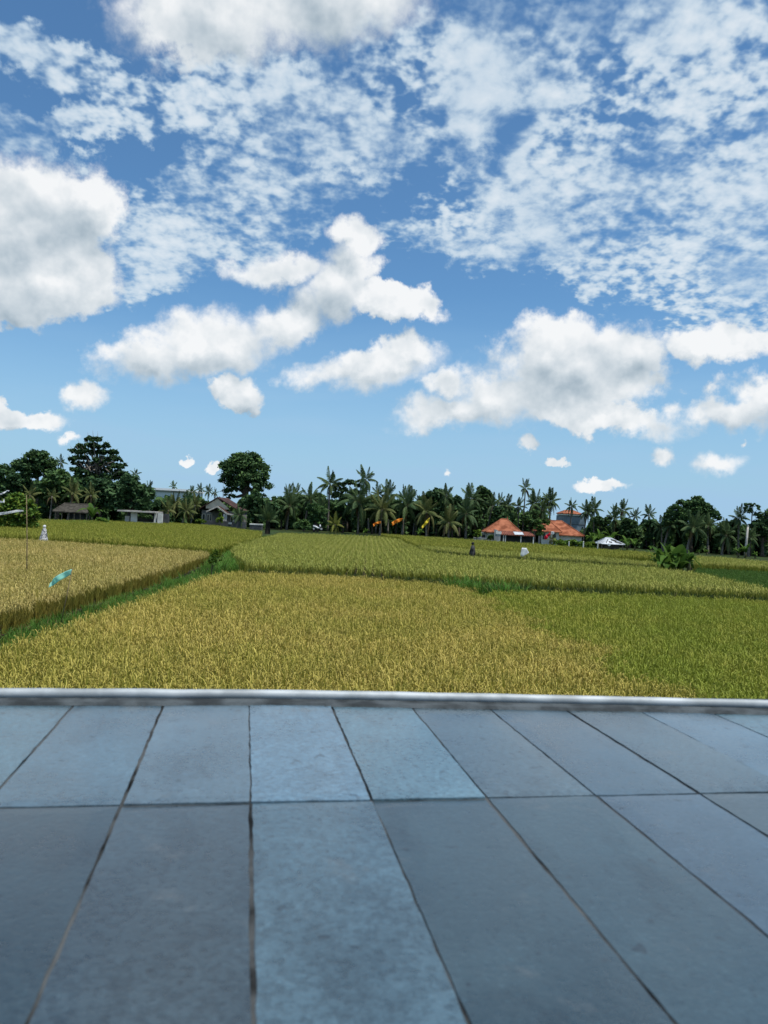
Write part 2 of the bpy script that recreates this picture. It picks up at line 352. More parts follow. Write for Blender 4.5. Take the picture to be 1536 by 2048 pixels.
RICE = {  # leaf colours, ear colours
    'ripe': (leafmat('ripe_leaf', (0.278, 0.259, 0.037), (0.206, 0.226, 0.029), tr=0.22, rnd=0.16), leafmat('ripe_ear', (0.515, 0.420, 0.111), (0.412, 0.364, 0.079), tr=0.15, rnd=0.16)),
    'ripe_brown': (leafmat('brown_leaf', (0.314, 0.264, 0.057), (0.246, 0.234, 0.046), tr=0.22, rnd=0.16), leafmat('brown_ear', (0.538, 0.438, 0.155), (0.470, 0.396, 0.127), tr=0.15, rnd=0.16)),
    'turning': (leafmat('turning_leaf', (0.153, 0.208, 0.016), (0.205, 0.234, 0.023), tr=0.22, rnd=0.16), leafmat('turning_ear', (0.341, 0.341, 0.057), (0.249, 0.296, 0.040), tr=0.15, rnd=0.16)),
    'pale': (leafmat('pale_leaf', (0.221, 0.263, 0.037), (0.268, 0.277, 0.048), tr=0.22, rnd=0.16), leafmat('pale_ear', (0.442, 0.431, 0.108), (0.361, 0.385, 0.089), tr=0.15, rnd=0.16)),
    'green': (leafmat('green_leaf', (0.178, 0.229, 0.025), (0.232, 0.242, 0.034), tr=0.22, rnd=0.16), leafmat('green_ear', (0.355, 0.343, 0.063), (0.300, 0.318, 0.052), tr=0.15, rnd=0.16)),
    'young': (leafmat('young_leaf', (0.056, 0.144, 0.021), (0.078, 0.168, 0.025)), leafmat('young_ear', (0.101, 0.180, 0.034), (0.090, 0.168, 0.034))),
}
def scatter(name, pts, z, protos, smin, smax, label, cat, parent=None):
    """points carrying scale, turn and kind; plants set on them (a crop nobody could count)"""
    n = len(pts); me = bpy.data.meshes.new(name)
    me.vertices.add(n)
    zz = z if isinstance(z, np.ndarray) else np.full(n, z)
    me.vertices.foreach_set('co', np.column_stack([pts, zz]).astype(np.float32).ravel())
    for nm, ty, data in (('size', 'FLOAT', RNG.uniform(smin, smax, n)), ('turn', 'FLOAT', RNG.uniform(0, 6.283, n)), ('pick', 'INT', RNG.integers(0, len(protos), n))):
        at = me.attributes.new(nm, ty, 'POINT'); at.data.foreach_set('value', data.astype(np.float32 if ty == 'FLOAT' else np.int32))
    o = link(name, me)
    ng = bpy.data.node_groups.new(name + '_plants', 'GeometryNodeTree')
    ng.interface.new_socket('Geometry', in_out='INPUT', socket_type='NodeSocketGeometry'); ng.interface.new_socket('Geometry', in_out='OUTPUT', socket_type='NodeSocketGeometry')
    gi = ng.nodes.new('NodeGroupInput'); go = ng.nodes.new('NodeGroupOutput')
    ip = ng.nodes.new('GeometryNodeInstanceOnPoints'); jn = ng.nodes.new('GeometryNodeJoinGeometry')
    for p in reversed(protos):
        oi = ng.nodes.new('GeometryNodeObjectInfo'); oi.inputs['Object'].default_value = p; oi.inputs['As Instance'].default_value = True
        ng.links.new(oi.outputs['Geometry'], jn.inputs[0])
    def attr(nm, ty):
        a = ng.nodes.new('GeometryNodeInputNamedAttribute'); a.data_type = ty; a.inputs[0].default_value = nm; return a.outputs[0]
    cx = ng.nodes.new('ShaderNodeCombineXYZ'); ng.links.new(attr('turn', 'FLOAT'), cx.inputs[2])
    ng.links.new(gi.outputs[0], ip.inputs['Points']); ng.links.new(jn.outputs[0], ip.inputs['Instance'])
    ip.inputs['Pick Instance'].default_value = True
    ng.links.new(attr('pick', 'INT'), ip.inputs['Instance Index']); ng.links.new(cx.outputs[0], ip.inputs['Rotation']); ng.links.new(attr('size', 'FLOAT'), ip.inputs['Scale'])
    ng.links.new(ip.outputs[0], go.inputs[0])
    md = o.modifiers.new('plants', 'NODES'); md.node_group = ng
    return tag(o, label, cat, kind='stuff')
PROTO = {}
def hills(kind, lod):
    if (kind, lod) not in PROTO:
        PROTO[(kind, lod)] = [bpy.data.objects.new('rice_hill', rice_hill(10 * lod + i, *((26, 19, 1.0) if lod == 0 else (13, 10, 1.8))).mesh('rice_hill', list(RICE[kind]))) for i in range(4)]
    return PROTO[(kind, lod)]
def paddy(poly, z, kind, label, ang, row, step, jit, smin=0.9, smax=1.12, lod=0, wob=0.0):
    xs = [p[0] for p in poly]; ys = [p[1] for p in poly]
    if z > 0:
        mb = MB(); mb.prism(poly, -0.05, z, 0); tag(build(mb, 'paddy_field', mud), kind='structure')
    R = max(max(xs) - min(xs), max(ys) - min(ys)) * 0.75; c0 = ((min(xs) + max(xs)) / 2, (min(ys) + max(ys)) / 2)
    a = np.arange(-R, R, row); b = np.arange(-R, R, step); A, B = np.meshgrid(a, b); A = A.ravel(); B = B.ravel()
    A = A + RNG.normal(0, jit * row, len(A)); B = B + RNG.normal(0, jit * step * 1.3, len(B))
    ca, sa = math.cos(ang), math.sin(ang)
    X = c0[0] + A * ca + B * sa; Y = c0[1] - A * sa + B * ca
    k = pip(poly, X + wob * (X > 0) * (0.45 * np.sin(Y * 1.3) + 0.3 * np.sin(Y * 3.1 + X) + RNG.normal(0, 0.12, len(X))), Y) & in_view(X, Y); X = X[k]; Y = Y[k]
    k = RNG.random(len(X)) > 0.03; X = X[k]; Y = Y[k]
    return scatter('rice_crop', np.column_stack([X, Y]), z, hills(kind, lod), smin, smax, label, 'rice')
N = []
N.append(paddy(F1, 0.004, 'ripe', 'golden ripe rice filling the paddy directly below the stone ledge', 0.12, 0.20, 0.17, 0.22, wob=1.0))
N.append(paddy(F2, 0.004, 'turning', 'green turning rice in the near paddy right of the golden one', 0.05, 0.20, 0.17, 0.25, wob=1.0))
N.append(paddy(F3, zF3, 'ripe_brown', 'tan ripe rice beyond the grassy bund, around the teal flag', 0.1, 0.21, 0.19, 0.22))
N.append(paddy(F4, zF4, 'green', 'green rice between the white scarecrow and the white shed', 0.3, 0.30, 0.24, 0.2, lod=1))
N.append(paddy(F5, zF5, 'pale', 'pale green rice planted in clear rows across the middle paddy', -0.02, 0.46, 0.18, 0.10, lod=1, smin=0.95, smax=1.15))
N.append(paddy(F6, zF6, 'pale', 'pale rice strip between the two dark bunds beside the black scarecrow', 0.2, 0.30, 0.24, 0.2, lod=1))
N.append(paddy(F7, zF7, 'green', 'green rice in front of the orange-roofed houses', 0.2, 0.32, 0.26, 0.2, lod=1))
N.append(paddy(F8, zF8, 'young', 'short dark green young rice right of the banana clump', 0.2, 0.26, 0.2, 0.2, lod=1, smin=0.45, smax=0.6))
N.append(paddy(F9, zF9, 'pale', 'pale ripe rice below the dark trees beyond the young green rice', 0.2, 0.32, 0.26, 0.2, lod=1))
print('rice hills', sum(len(o.data.vertices) for o in N))

# grass on the bunds
gmat = leafmat('bund_grass_leaf', (0.06, 0.16, 0.022), (0.11, 0.24, 0.036), scale=0.8, rnd=0.35)
gdry = leafmat('bund_grass_dry', (0.20, 0.17, 0.06), (0.14, 0.17, 0.04), scale=0.8, rnd=0.3)
def grass_tuft(seed, n, h, w):
    rng = random.Random(seed); m = MB()
    for i in range(n):
        a = rng.uniform(0, 6.283); r = rng.uniform(0, 0.1)
        strip(rng, Vector((math.cos(a) * r, math.sin(a) * r, 0)), a + rng.uniform(-.6, .6), h * rng.uniform(0.5, 1), h * rng.uniform(0.1, 0.6), w, h * rng.uniform(0, 0.35), 3, m, 0 if rng.random() < 0.9 else 1)
    return m.mesh('grass_tuft', [gmat, gdry])
GT = [bpy.data.objects.new('grass_tuft', grass_tuft(50 + i, 16, 0.42, 0.016)) for i in range(4)]
gdark = leafmat('sedge_leaf', (0.020, 0.045, 0.010), (0.034, 0.062, 0.014), scale=0.8, rnd=0.3, tr=0.08)
def sedge_tuft(seed):
    me = grass_tuft(seed, 20, 0.62, 0.022); me.materials[0] = gdark; return me
GD = [bpy.data.objects.new('sedge_tuft', sedge_tuft(70 + i)) for i in range(3)]
GTall = [bpy.data.objects.new('grass_tuft', grass_tuft(60 + i, 18, 1.0, 0.03)) for i in range(3)]
def line_pts(path, width, per_m2):
    out = []
    for (a, b) in zip(path[:-1], path[1:]):
        a = np.array(a[:2]); b = np.array(b[:2]); d = b - a; l = np.linalg.norm(d)
        if l < 1e-6: continue
        nrm = np.array([-d[1], d[0]]) / l; n = max(1, int(l * width * per_m2))
        t = RNG.random(n)[:, None]; s = RNG.uniform(-0.5, 0.5, n)[:, None]
        out.append(a + d * t + nrm * s * width)
    p = np.concatenate(out); return p[in_view(p[:, 0], p[:, 1])]
def bund(path, width, top, per_m2, protos, smin, smax, label, ground=True):
    if ground:
        mb = MB(); lp = []; rp = []
        for i, p in enumerate(path):
            a = Vector(path[max(i - 1, 0)][:2]); b = Vector(path[min(i + 1, len(path) - 1)][:2]); d = (b - a).normalized(); nn = Vector((-d.y, d.x)) * width * 0.5
            lp.append(Vector(p[:2]) + nn); rp.append(Vector(p[:2]) - nn)
        for i in range(len(path) - 1):
            q = 0.72
            for (A, B, za, zb) in ((lp, None, 0, 0),):
                l0, l1, r_0, r_1 = lp[i], lp[i + 1], rp[i], rp[i + 1]; c0 = (l0 + r_0) / 2; c1 = (l1 + r_1) / 2
                tl0 = c0.lerp(l0, q); tl1 = c1.lerp(l1, q); tr0 = c0.lerp(r_0, q); tr1 = c1.lerp(r_1, q)
                mb.quad((*tr0, top), (*tr1, top), (*tl1, top), (*tl0, top)); mb.quad((*r_0, -.05), (*r_1, -.05), (*tr1, top), (*tr0, top)); mb.quad((*tl0, top), (*tl1, top), (*l1, -.05), (*l0, -.05))
        tag(build(mb, 'field_bund', soil), kind='structure')
    pts = line_pts(path, width * 0.95, per_m2)
    return scatter('bund_grass', pts, top - 0.02, protos, smin, smax, label, 'grass')
Bpath = [(-8.3, 7), (-8.3, 20), (-8.3, 30), (-8.4, 38), (-9.0, 44)]
bund(Bpath, 2.6, 0.10, 34, GT, 0.45, 1.0, 'lush green grass on the bund between golden paddies')
p = line_pts([(-8.6, 31), (-8.7, 38), (-9.0, 44)], 1.6, 6)
scatter('tall_grass', p, 0.1, GTall, 0.35, 0.75, 'tall green grass at the far end of the grassy bund', 'grass')
path_up = [(-9.0, 41)] + L([(452, 1113), (468, 1098), (516, 1082), (546, 1073)], 0.4)
bund(path_up, 1.8, 0.30, 16, GT, 0.6, 1.2, 'green grass on the narrow path up to the lone dwarf palm')
scatter('tall_grass', line_pts(L([(458, 1140), (484, 1126), (474, 1112)], 0.4), 1.5, 16), 0.15, GTall, 0.55, 0.95, 'bushy tall grass where the bund meets the rows paddy corner', 'grass')
b5 = [((a[0]), (a[1]) - 0.7) for a in n5]
bund(b5, 1.3, 0.22, 46, GD, 0.95, 1.3, 'dark grass along the near foot of the rows paddy')
cl = L([(900, 1166), (960, 1175), (1010, 1180), (1050, 1183)], 0.8)
scatter('tall_grass', line_pts([(p[0], p[1] + 0.3) for p in cl], 1.2, 34), 0.2, GD + GTall[:2], 0.95, 1.3, 'clump of tall dark green grass on the bund below the white flag', 'grass')
bund([(p[0], p[1] - 0.8) for p in l2], 1.4, 0.50, 26, GD, 1.2, 1.6, 'dark grass on the bund beside the black scarecrow')
bund([(p[0], p[1] - 0.7) for p in l3], 1.2, 0.64, 18, GD, 1.05, 1.35, 'dark grass on the bund in front of the houses')
bund([(x, y + 0.8) for x, y in f3far[1:-1]], 1.2, 0.34, 26, GD, 0.75, 1.1, 'grass on the bund beside the white-headed scarecrow')
scatter('weeds', line_pts(L([(105, 1052), (150, 1055), (200, 1058)], 0.5), 9, 3), 0.38, GTall, 0.7, 1.3, 'rank green weeds growing before the thatched shed', 'weeds')

# ------------------------------------------------------------------ the tiled ledge under the camera
A10 = math.radians(10.4); ZL = 3.13
def stone_mat(name, lift):
    m = bpy.data.materials.new(name); m.use_nodes = True; nt = NT(m.node_tree); b = nt.n['Principled BSDF']
    tc = nt.node('ShaderNodeTexCoord').outputs['Object']; oi = nt.node('ShaderNodeObjectInfo')
    off = nt.vec('SCALE', nt.vec('ADD', (1.0, 0.7, 0.3), oi.outputs['Location']), scale=3.7)
    vec = nt.vec('ADD', tc, off)
    cloud = nt.noise(vec, 5.0, 5, 0.65); speck = nt.noise(vec, 95.0, 3, 0.6); fine = nt.noise(vec, 300.0, 2)
    rnd = oi.outputs['Random']
    h2 = nt.math('FRACT', nt.math('MULTIPLY', rnd, 3.37)); h3 = nt.math('FRACT', nt.math('MULTIPLY', rnd, 11.9))
    base = nt.mix(rnd, c4((0.031, 0.060, 0.074)), c4((0.036, 0.062, 0.086)))
    base = nt.mix(nt.ramp(h2, 0.55, 0.95), base, c4((0.046, 0.070, 0.080)))
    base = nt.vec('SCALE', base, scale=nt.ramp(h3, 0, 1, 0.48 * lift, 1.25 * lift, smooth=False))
    base = nt.mix(nt.ramp(cloud, 0.3, 0.7), nt.vec('SCALE', base, scale=0.78), nt.vec('SCALE', base, scale=1.22))
    amt = nt.ramp(nt.math('FRACT', nt.math('MULTIPLY', rnd, 5.7)), 0.2, 1.0, 0.15, 0.8)
    base = nt.mix(nt.math('MULTIPLY', nt.ramp(speck, 0.38, 0.62), amt), base, nt.vec('SCALE', base, scale=1.75))
    base = nt.mix(nt.math('MULTIPLY', nt.ramp(nt.noise(vec, 38.0, 2), 0.66, 0.74), 0.6), base, c4((0.006, 0.008, 0.01)))
    base = nt.mix(nt.math('MULTIPLY', nt.ramp(nt.noise(nt.vec('MULTIPLY', vec, (2.2, 0.8, 1.0)), 3.3, 6, 0.7), 0.52, 0.66), 0.5), base, nt.vec('SCALE', base, scale=0.45))
    pit = nt.noise(vec, 150.0, 2, 0.7)
    base = nt.mix(nt.math('MULTIPLY', nt.ramp(pit, 0.60, 0.68), 0.5), base, nt.vec('SCALE', base, scale=0.4))
    base = nt.mix(nt.math('MULTIPLY', nt.ramp(pit, 0.40, 0.32), 0.35), base, nt.vec('SCALE', base, scale=2.0))
    lich = nt.math('MULTIPLY', nt.ramp(nt.noise(vec, 9.0, 5, 0.7), 0.60, 0.72), 0.35)
    base = nt.mix(lich, base, c4((0.10, 0.11, 0.11)))
    nt.put(b.inputs['Base Color'], base)
    nt.put(b.inputs['Roughness'], nt.ramp(nt.math('ADD', nt.math('MULTIPLY', speck, 0.5), nt.math('MULTIPLY', cloud, 0.5)), 0.3, 0.7, 0.24, 0.42))
    b.inputs['Specular IOR Level'].default_value = 0.9; b.inputs['Coat Weight'].default_value = 0.5; b.inputs['Coat Roughness'].default_value = 0.2; b.inputs['Coat IOR'].default_value = 1.5
    bp = nt.node('ShaderNodeBump'); bp.inputs['Strength'].default_value = 0.4; bp.inputs['Distance'].default_value = 0.002
    nt.l.new(nt.math('ADD', speck, nt.math('MULTIPLY', fine, 0.4)), bp.inputs['Height']); nt.l.new(bp.outputs[0], b.inputs['Normal'])
    return m
slate = stone_mat('slate', 0.95); sky_sheen_slate = stone_mat('sky_sheen_slate', 1.55)  # second slate, for the outer row: sky reflection painted in as a lighter base colour
mortar = surf('joint_mortar', (0.012, 0.013, 0.013), 0.95, 0.5, 7.0, second=(0.085, 0.092, 0.094), detail=5)
render_ = surf('weathered_render', (0.33, 0.32, 0.29), 0.85, 0.2, 2.0)
led = thing('stone_ledge', 'wet-looking blue-grey slate tiled ledge with dark joints above the paddy', 'ledge', (0.005, 1.25, ZL), A10)
mb = MB(); mb.box(-5.0, 5.6, -2.6, 0.72, -0.16, -0.0025); build(mb, 'slab', mortar, led)
mb = MB(); mb.box(-4.9, 5.5, -2.5, 0.60, -ZL - 0.04, -0.162); build(mb, 'supporting_wall', render_, led)
def tile_mesh(w, l, seed, mat):
    bm = bmesh.new(); rng = random.Random(seed)
    nx, ny = 6, 26; t = 0.014; vs = {}
    for i in range(nx + 1):
        for j in range(ny + 1):
            x = w * i / nx - w / 2; y = l * j / ny - l / 2; z = 0
            ex = i in (0, nx); ey = j in (0, ny)
            if ex: x += rng.uniform(-1, 1) * 0.0011
            if ey: y += rng.uniform(-1, 1) * 0.0012
            if ex or ey: z = -0.0008
            vs[i, j] = bm.verts.new((x, y, z))
    for i in range(nx):
        for j in range(ny): bm.faces.new((vs[i, j], vs[i + 1, j], vs[i + 1, j + 1], vs[i, j + 1]))
    bnd = [e for e in bm.edges if e.is_boundary]
    r = bmesh.ops.extrude_edge_only(bm, edges=bnd)
    for v in r['geom']:
        if isinstance(v, bmesh.types.BMVert): v.co.z -= t
    me = bpy.data.meshes.new('tile'); bm.to_mesh(me); bm.free(); me.materials.append(mat)
    return me
rows = [(0.002, 0.622), (-0.66, -0.002), (-1.32, -0.666), (-1.98, -1.326), (-2.58, -1.986)]
for ri, (v0, v1) in enumerate(rows):
    tm = [tile_mesh(0.1952, v1 - v0, 90 + ri * 5 + k, sky_sheen_slate if ri == 0 else slate) for k in range(4)]
    for i in range(-24, 27):
        if ri > 1 and abs(i) > 12: continue
        o = link('tile', tm[(i * 7 + ri) % 4], led)
        o.location = (0.1 + i * 0.2 + random.uniform(-.0012, .0012), (v0 + v1) / 2, random.uniform(-0.001, 0.001) + (0.0012 if ri == 0 else 0))
        o.rotation_euler = (random.uniform(-.003, .003), random.uniform(-.004, .004), random.uniform(-.003, .003))
zinc = surf('weathered_zinc', (0.36, 0.40, 0.42), 0.6, 0.3, 7.0, second=(0.44, 0.48, 0.50), spec=0.4, metal=0.2, bump=0.06)
rail = thing('edge_pipe', 'pale grey metal pipe running along the outer edge of the stone ledge', 'pipe', (0, 0, ZL))
mb = MB(); pp = []; rr = []
for k in range(41):
    px = -500 + 2600 * k / 40
    py = 1403 + (max(0, px - 500) / 1036) ** 1.25 * 19 - (1 if px < 300 else 0)
    g = G(px, py, ZL); pp.append((g.x, g.y + 0.012, 0.0145 + 0.0003 * math.sin(k * 1.7))); rr.append(0.0125 + 0.0004 * math.sin(k * 2.3))
a_, b_ = Vector(pp[0]), Vector(pp[-1]); edge = Vector((math.cos(A10), math.sin(A10), 0))
pp = [tuple(a_ - edge * k) for k in (3.6, 1.8)] + pp + [tuple(b_ + edge * k) for k in (1.6, 3.2)]; rr = [0.0125] * 2 + rr + [0.0125] * 2
mb.tube(pp, rr, 16); build(mb, 'pipe', zinc, rail, True)
mb = MB()
for k in range(len(pp) - 1):
    a, b = Vector(pp[k]), Vector(pp[k + 1])
    mb.quad((a.x, a.y - 0.056, 0.0), (b.x, b.y - 0.056, 0.0), (b.x, b.y - 0.05, 0.007), (a.x, a.y - 0.05, 0.007)); mb.quad((a.x, a.y - 0.05, 0.007), (b.x, b.y - 0.05, 0.007), (b.x, b.y + 0.03, 0.007), (a.x, a.y + 0.03, 0.007))
build(mb, 'bedding_strip', surf('bedding', (0.06, 0.07, 0.075), 0.8, 0.5, 9.0, bump=0.3), rail)

# ------------------------------------------------------------------ buildings
def ZP(px, py, Y): return P(px, py, Y).z
rust = surf('clay_tiles', (0.30, 0.095, 0.045), 0.85, 0.35, 1.1, second=(0.40, 0.15, 0.08), coords='World', bump=0.3)
brownroof = surf('dark_roof_tiles', (0.050, 0.030, 0.026), 0.8, 0.3, 1.5, second=(0.085, 0.045, 0.038), coords='World')
cream = surf('cream_plaster', (0.62, 0.57, 0.44), 0.85, 0.12, 0.8, coords='World')
white = surf('white_plaster', (0.62, 0.63, 0.60), 0.85, 0.15, 0.8, coords='World')
greyw = surf('grey_block', (0.30, 0.32, 0.32), 0.9, 0.25, 1.2, coords='World')
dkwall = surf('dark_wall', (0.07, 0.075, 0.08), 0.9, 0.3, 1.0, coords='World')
tin = surf('whitish_tin', (0.42, 0.46, 0.50), 0.6, 0.2, 1.3, second=(0.58, 0.62, 0.65), coords='World', spec=0.4)
bluegrey = surf('blue_grey_cladding', (0.16, 0.21, 0.25), 0.7, 0.15, 0.8, coords='World')
thatch = surf('old_thatch', (0.060, 0.055, 0.045), 0.95, 0.35, 2.5, coords='World')
glass = surf('window_glass', (0.03, 0.035, 0.04), 0.2, 0.2, 2.0, spec=0.6)
woodm = surf('weathered_wood', (0.20, 0.16, 0.12), 0.85, 0.3, 6.0)
redroof = surf('brown_red_sheet', (0.20, 0.075, 0.05), 0.8, 0.3, 2.0, coords='World')
def house(name, label, cat, px, py, Y): return thing(name, label, cat, (P(px, py, Y).x, Y, zV))
def pbox(h, name, mat, x0, x1, z0, z1, y0, y1):
    """box in the house's own frame"""
    mb = MB(); mb.box(x0, x1, y0, y1, z0, z1); return build(mb, name, mat, h)
def hip(h, name, mat, x0, x1, y0, y1, ze, zr, rx0, rx1, thick=0.14):
    """hipped roof: eaves rectangle, ridge from rx0 to rx1, with an eaves board below"""
    ym = (y0 + y1) / 2; mb = MB()
    a, b, c, d = (x0, y0, ze), (x1, y0, ze), (x1, y1, ze), (x0, y1, ze); e, f = (rx0, ym, zr), (rx1, ym, zr)
    mb.quad(a, b, f, e); mb.tri(b, c, f); mb.quad(c, d, e, f); mb.tri(d, a, e)
    lo = [(p[0], p[1], p[2] - thick) for p in (a, b, c, d)]
    up = (a, b, c, d)
    for i in range(4): mb.quad(lo[i], lo[(i + 1) % 4], up[(i + 1) % 4], up[i])
    mb.quad(*lo[::-1])
    o = build(mb, name, mat, h)
    r = MB()
    for p, q in ((e, f), (a, e), (b, f), (c, f), (d, e)): r.tube([p, q], [0.09, 0.09], 6)
    build(r, 'ridge_cap', mat, o)
    return o
def window(h, x0, x1, z0, z1, y, frame=cream):
    w = MB(); t = 0.09
    w.box(x0 - t, x1 + t, y - 0.06, y, z0 - t, z0); w.box(x0 - t, x1 + t, y - 0.06, y, z1, z1 + t); w.box(x0 - t, x0, y - 0.058, y, z0, z1); w.box(x1, x1 + t, y - 0.058, y, z0, z1)
    o = build(w, 'window', frame, h); g = MB(); g.box(x0, x1, y - 0.02, y + 0.02, z0, z1); build(g, 'pane', glass, o); return o
def u(px, Y, hx): return P(px, 1040, Y).x - hx        # pixel column -> house x
def zz(px, py, Y): return P(px, py, Y).z - zV
# orange hipped pavilion
Y = 121.0; h = house('hip_roof_house', 'low house with steep orange hipped roof behind the brown lean-to', 'house', 1010, 1075, Y); hx = h.location.x
ze = zz(972, 1063, Y); zr = zz(1014, 1038.5, Y + 2)
hip(h, 'roof', rust, u(972, Y, hx), u(1047, Y, hx), 0, 4.6, ze, zr, u(1007, Y, hx), u(1019, Y, hx))
pbox(h, 'wall', white, u(978, Y, hx), u(1041, Y, hx), 0, ze - 0.1, 0.5, 4.1)
mb = MB(); mb.tube([(u(1019, Y, hx), 2.3, zr), (u(1019.5, Y, hx), 2.3, zr + 0.45)], [0.1, 0.04], 6); build(mb, 'finial', rust, h)
window(h, u(984, Y, hx), u(992, Y, hx), 0.5, ze - 0.45, 0.5)
# orange L-shaped house
Y = 124.0; h = house('hip_roof_house', 'orange-roofed house with L-shaped hipped roof beside the yellow-green hedge', 'house', 1125, 1080, Y); hx = h.location.x
ze = zz(1170, 1072, Y); zr = zz(1115, 1041.5, Y + 3)
ro = hip(h, 'roof', rust, u(1090, Y, hx), u(1171, Y, hx), 0, 6.0, ze, zr, u(1101, Y, hx), u(1132, Y, hx))
hip(h, 'front_roof', rust, u(1074, Y, hx), u(1121, Y, hx), -1.6, 3.6, zz(1080, 1061.5, Y), zr - 0.25, u(1094, Y, hx), u(1104, Y, hx))
pbox(h, 'wall', white, u(1094, Y, hx), u(1167, Y, hx), 0, ze - 0.08, 0.6, 5.4)
pbox(h, 'wall', white, u(1080, Y, hx), u(1116, Y, hx), 0, zz(1080, 1062, Y) - 0.1, -1.1, 0.58)
window(h, u(1084, Y, hx), u(1089, Y, hx), 0.8, 1.9, -1.1); window(h, u(1104, Y, hx), u(1110, Y, hx), 0.8, 1.9, -1.1)
# brown lean-to with posts
Y = 117.0; h = house('lean_to', 'dark open lean-to with brown sheet roof and pale posts before the orange pavilion', 'shed', 1035, 1085, Y); hx = h.location.x
x0, x1 = u(1003, Y, hx), u(1071, Y, hx); zl0 = zz(1003, 1068.5, Y); zl1 = zz(1003, 1061, Y + 3)
mb = MB(); mb.quad((x0, 0, zl0), (x1, 0, zl0), (x1, 3, zl1), (x0, 3, zl1)); mb.quad((x0, 0, zl0 - .12), (x0, 3, zl1 - .12), (x1, 3, zl1 - .12), (x1, 0, zl0 - .12)); mb.quad((x0, 0, zl0 - .12), (x1, 0, zl0 - .12), (x1, 0, zl0), (x0, 0, zl0)); mb.quad((x0, 0, zl0 - .12), (x0, 0, zl0), (x0, 3, zl1), (x0, 3, zl1 - .12)); mb.quad((x1, 0, zl0), (x1, 0, zl0 - .12), (x1, 3, zl1 - .12), (x1, 3, zl1)); ro = build(mb, 'roof', redroof, h)
mb = MB()
for k in range(17):
    xx = x0 + (x1 - x0) * (k + 0.5) / 17; mb.tube([(xx, -0.03, zl0 + 0.02), (xx, 2.97, zl1 + 0.02)], [0.035, 0.035], 5)
build(mb, 'roof_ribs', redroof, ro)
for px in (1009, 1013, 1044, 1069): pbox(h, 'post', white, u(px, Y, hx) - 0.07, u(px, Y, hx) + 0.07, 0, zl0 - 0.1, 0.1, 0.24)
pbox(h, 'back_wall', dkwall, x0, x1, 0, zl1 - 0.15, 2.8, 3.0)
mb = MB(); a0, a1 = u(1031, Y, hx), u(1051, Y, hx); za, zb = zl0 + 0.07, zl0 + 0.07 + (zl1 - zl0) * 0.75; mb.quad((a0, 0.0, za), (a1 - .1, 0.0, za + .02), (a1, 2.2, zb), (a0 + .1, 2.2, zb)); mb.quad((a0, 0.0, za - .03), (a0 + .1, 2.2, zb - .03), (a1, 2.2, zb - .03), (a1 - .1, 0.0, za - .01)); build(mb, 'white_roof_sheet', tin, ro)
# gable wall and low wall
Y = 116.0; h = house('grey_wall', 'pale grey wall stub with white gable top at the end of the lean-to', 'wall', 996, 1085, Y); hx = h.location.x
mb = MB(); zt = zz(990, 1058.5, Y); x0, x1 = u(990, Y, hx), u(1002.5, Y, hx)
for yy, flip in ((0, 0), (0.25, 1)):
    q = [(x0, yy, 0), (x1, yy, 0), (x1, yy, zt - 0.75), (u(999, Y, hx), yy, zt - 0.55), (u(996, Y, hx), yy, zt - 0.1), (x0, yy, zt)]
    mb.poly(q[::-1] if flip else q)
mb.quad((x0, 0, zt), (u(996, Y, hx), 0, zt - .1), (u(996, Y, hx), .25, zt - .1), (x0, .25, zt)); mb.quad((x1, 0, 0), (x1, .25, 0), (x1, .25, zt - .75), (x1, 0, zt - .75)); mb.quad((x0, .25, 0), (x0, 0, 0), (x0, 0, zt), (x0, .25, zt))
build(mb, 'wall', greyw, h); pbox(h, 'white_cap', white, u(993, Y, hx), u(1004, Y, hx), zt - 0.72, zt - 0.3, -0.07, -0.01)
Y = 118.0; h = house('boundary_wall', 'low grey block wall left of the orange pavilion', 'wall', 970, 1082, Y); hx = h.location.x
pbox(h, 'wall', greyw, u(949, Y, hx), u(990, Y, hx), 0, zz(960, 1076.5, Y), 0, 0.2); pbox(h, 'coping', white, u(948.5, Y, hx), u(989.9, Y, hx), zz(960, 1076.4, Y), zz(960, 1075.6, Y), -0.03, 0.23)
# small outhouse left of the pavilion
Y = 123.0; h = house('outhouse', 'small white outhouse with flat roof and dark doorway left of the orange pavilion', 'outhouse', 967, 1080, Y); hx = h.location.x
pbox(h, 'wall', white, u(962, Y, hx), u(976, Y, hx), 0, zz(967, 1066, Y), 0, 2.0); pbox(h, 'roof', greyw, u(961, Y, hx), u(983, Y, hx), zz(967, 1065.9, Y), zz(967, 1064.4, Y), -0.3, 2.3); pbox(h, 'door', dkwall, u(965, Y, hx), u(972, Y, hx), 0, zz(967, 1069, Y), -0.03, -0.005)
# blue-grey tall building with small orange roof
Y = 165.0; h = house('tall_building', 'tall blue-grey building with small orange roof behind the L-shaped house', 'building', 1142, 1085, Y); hx = h.location.x
pbox(h, 'wall', bluegrey, u(1127, Y, hx), u(1171, Y, hx), 0, zz(1142, 1031, Y), 0, 7); pbox(h, 'cornice', white, u(1124, Y, hx), u(1163, Y, hx), zz(1142, 1031, Y), zz(1142, 1027.5, Y), -0.4, 5)
hip(h, 'roof', rust, u(1123, Y, hx), u(1162, Y, hx), -0.6, 5.2, zz(1142, 1027, Y), zz(1142, 1020.5, Y), u(1134, Y, hx), u(1152, Y, hx))
pbox(h, 'string_course', dkwall, u(1127, Y, hx), u(1171, Y, hx), zz(1150, 1049.5, Y), zz(1150, 1048.5, Y), -0.05, -0.005)
for k in range(3): window(h, u(1164.5, Y, hx) - 0.0, u(1167, Y, hx), zz(1150, 1058, Y) - k * 2.2 * 0 + 0.0, zz(1150, 1053, Y), -0.01, bluegrey) if k == 0 else None
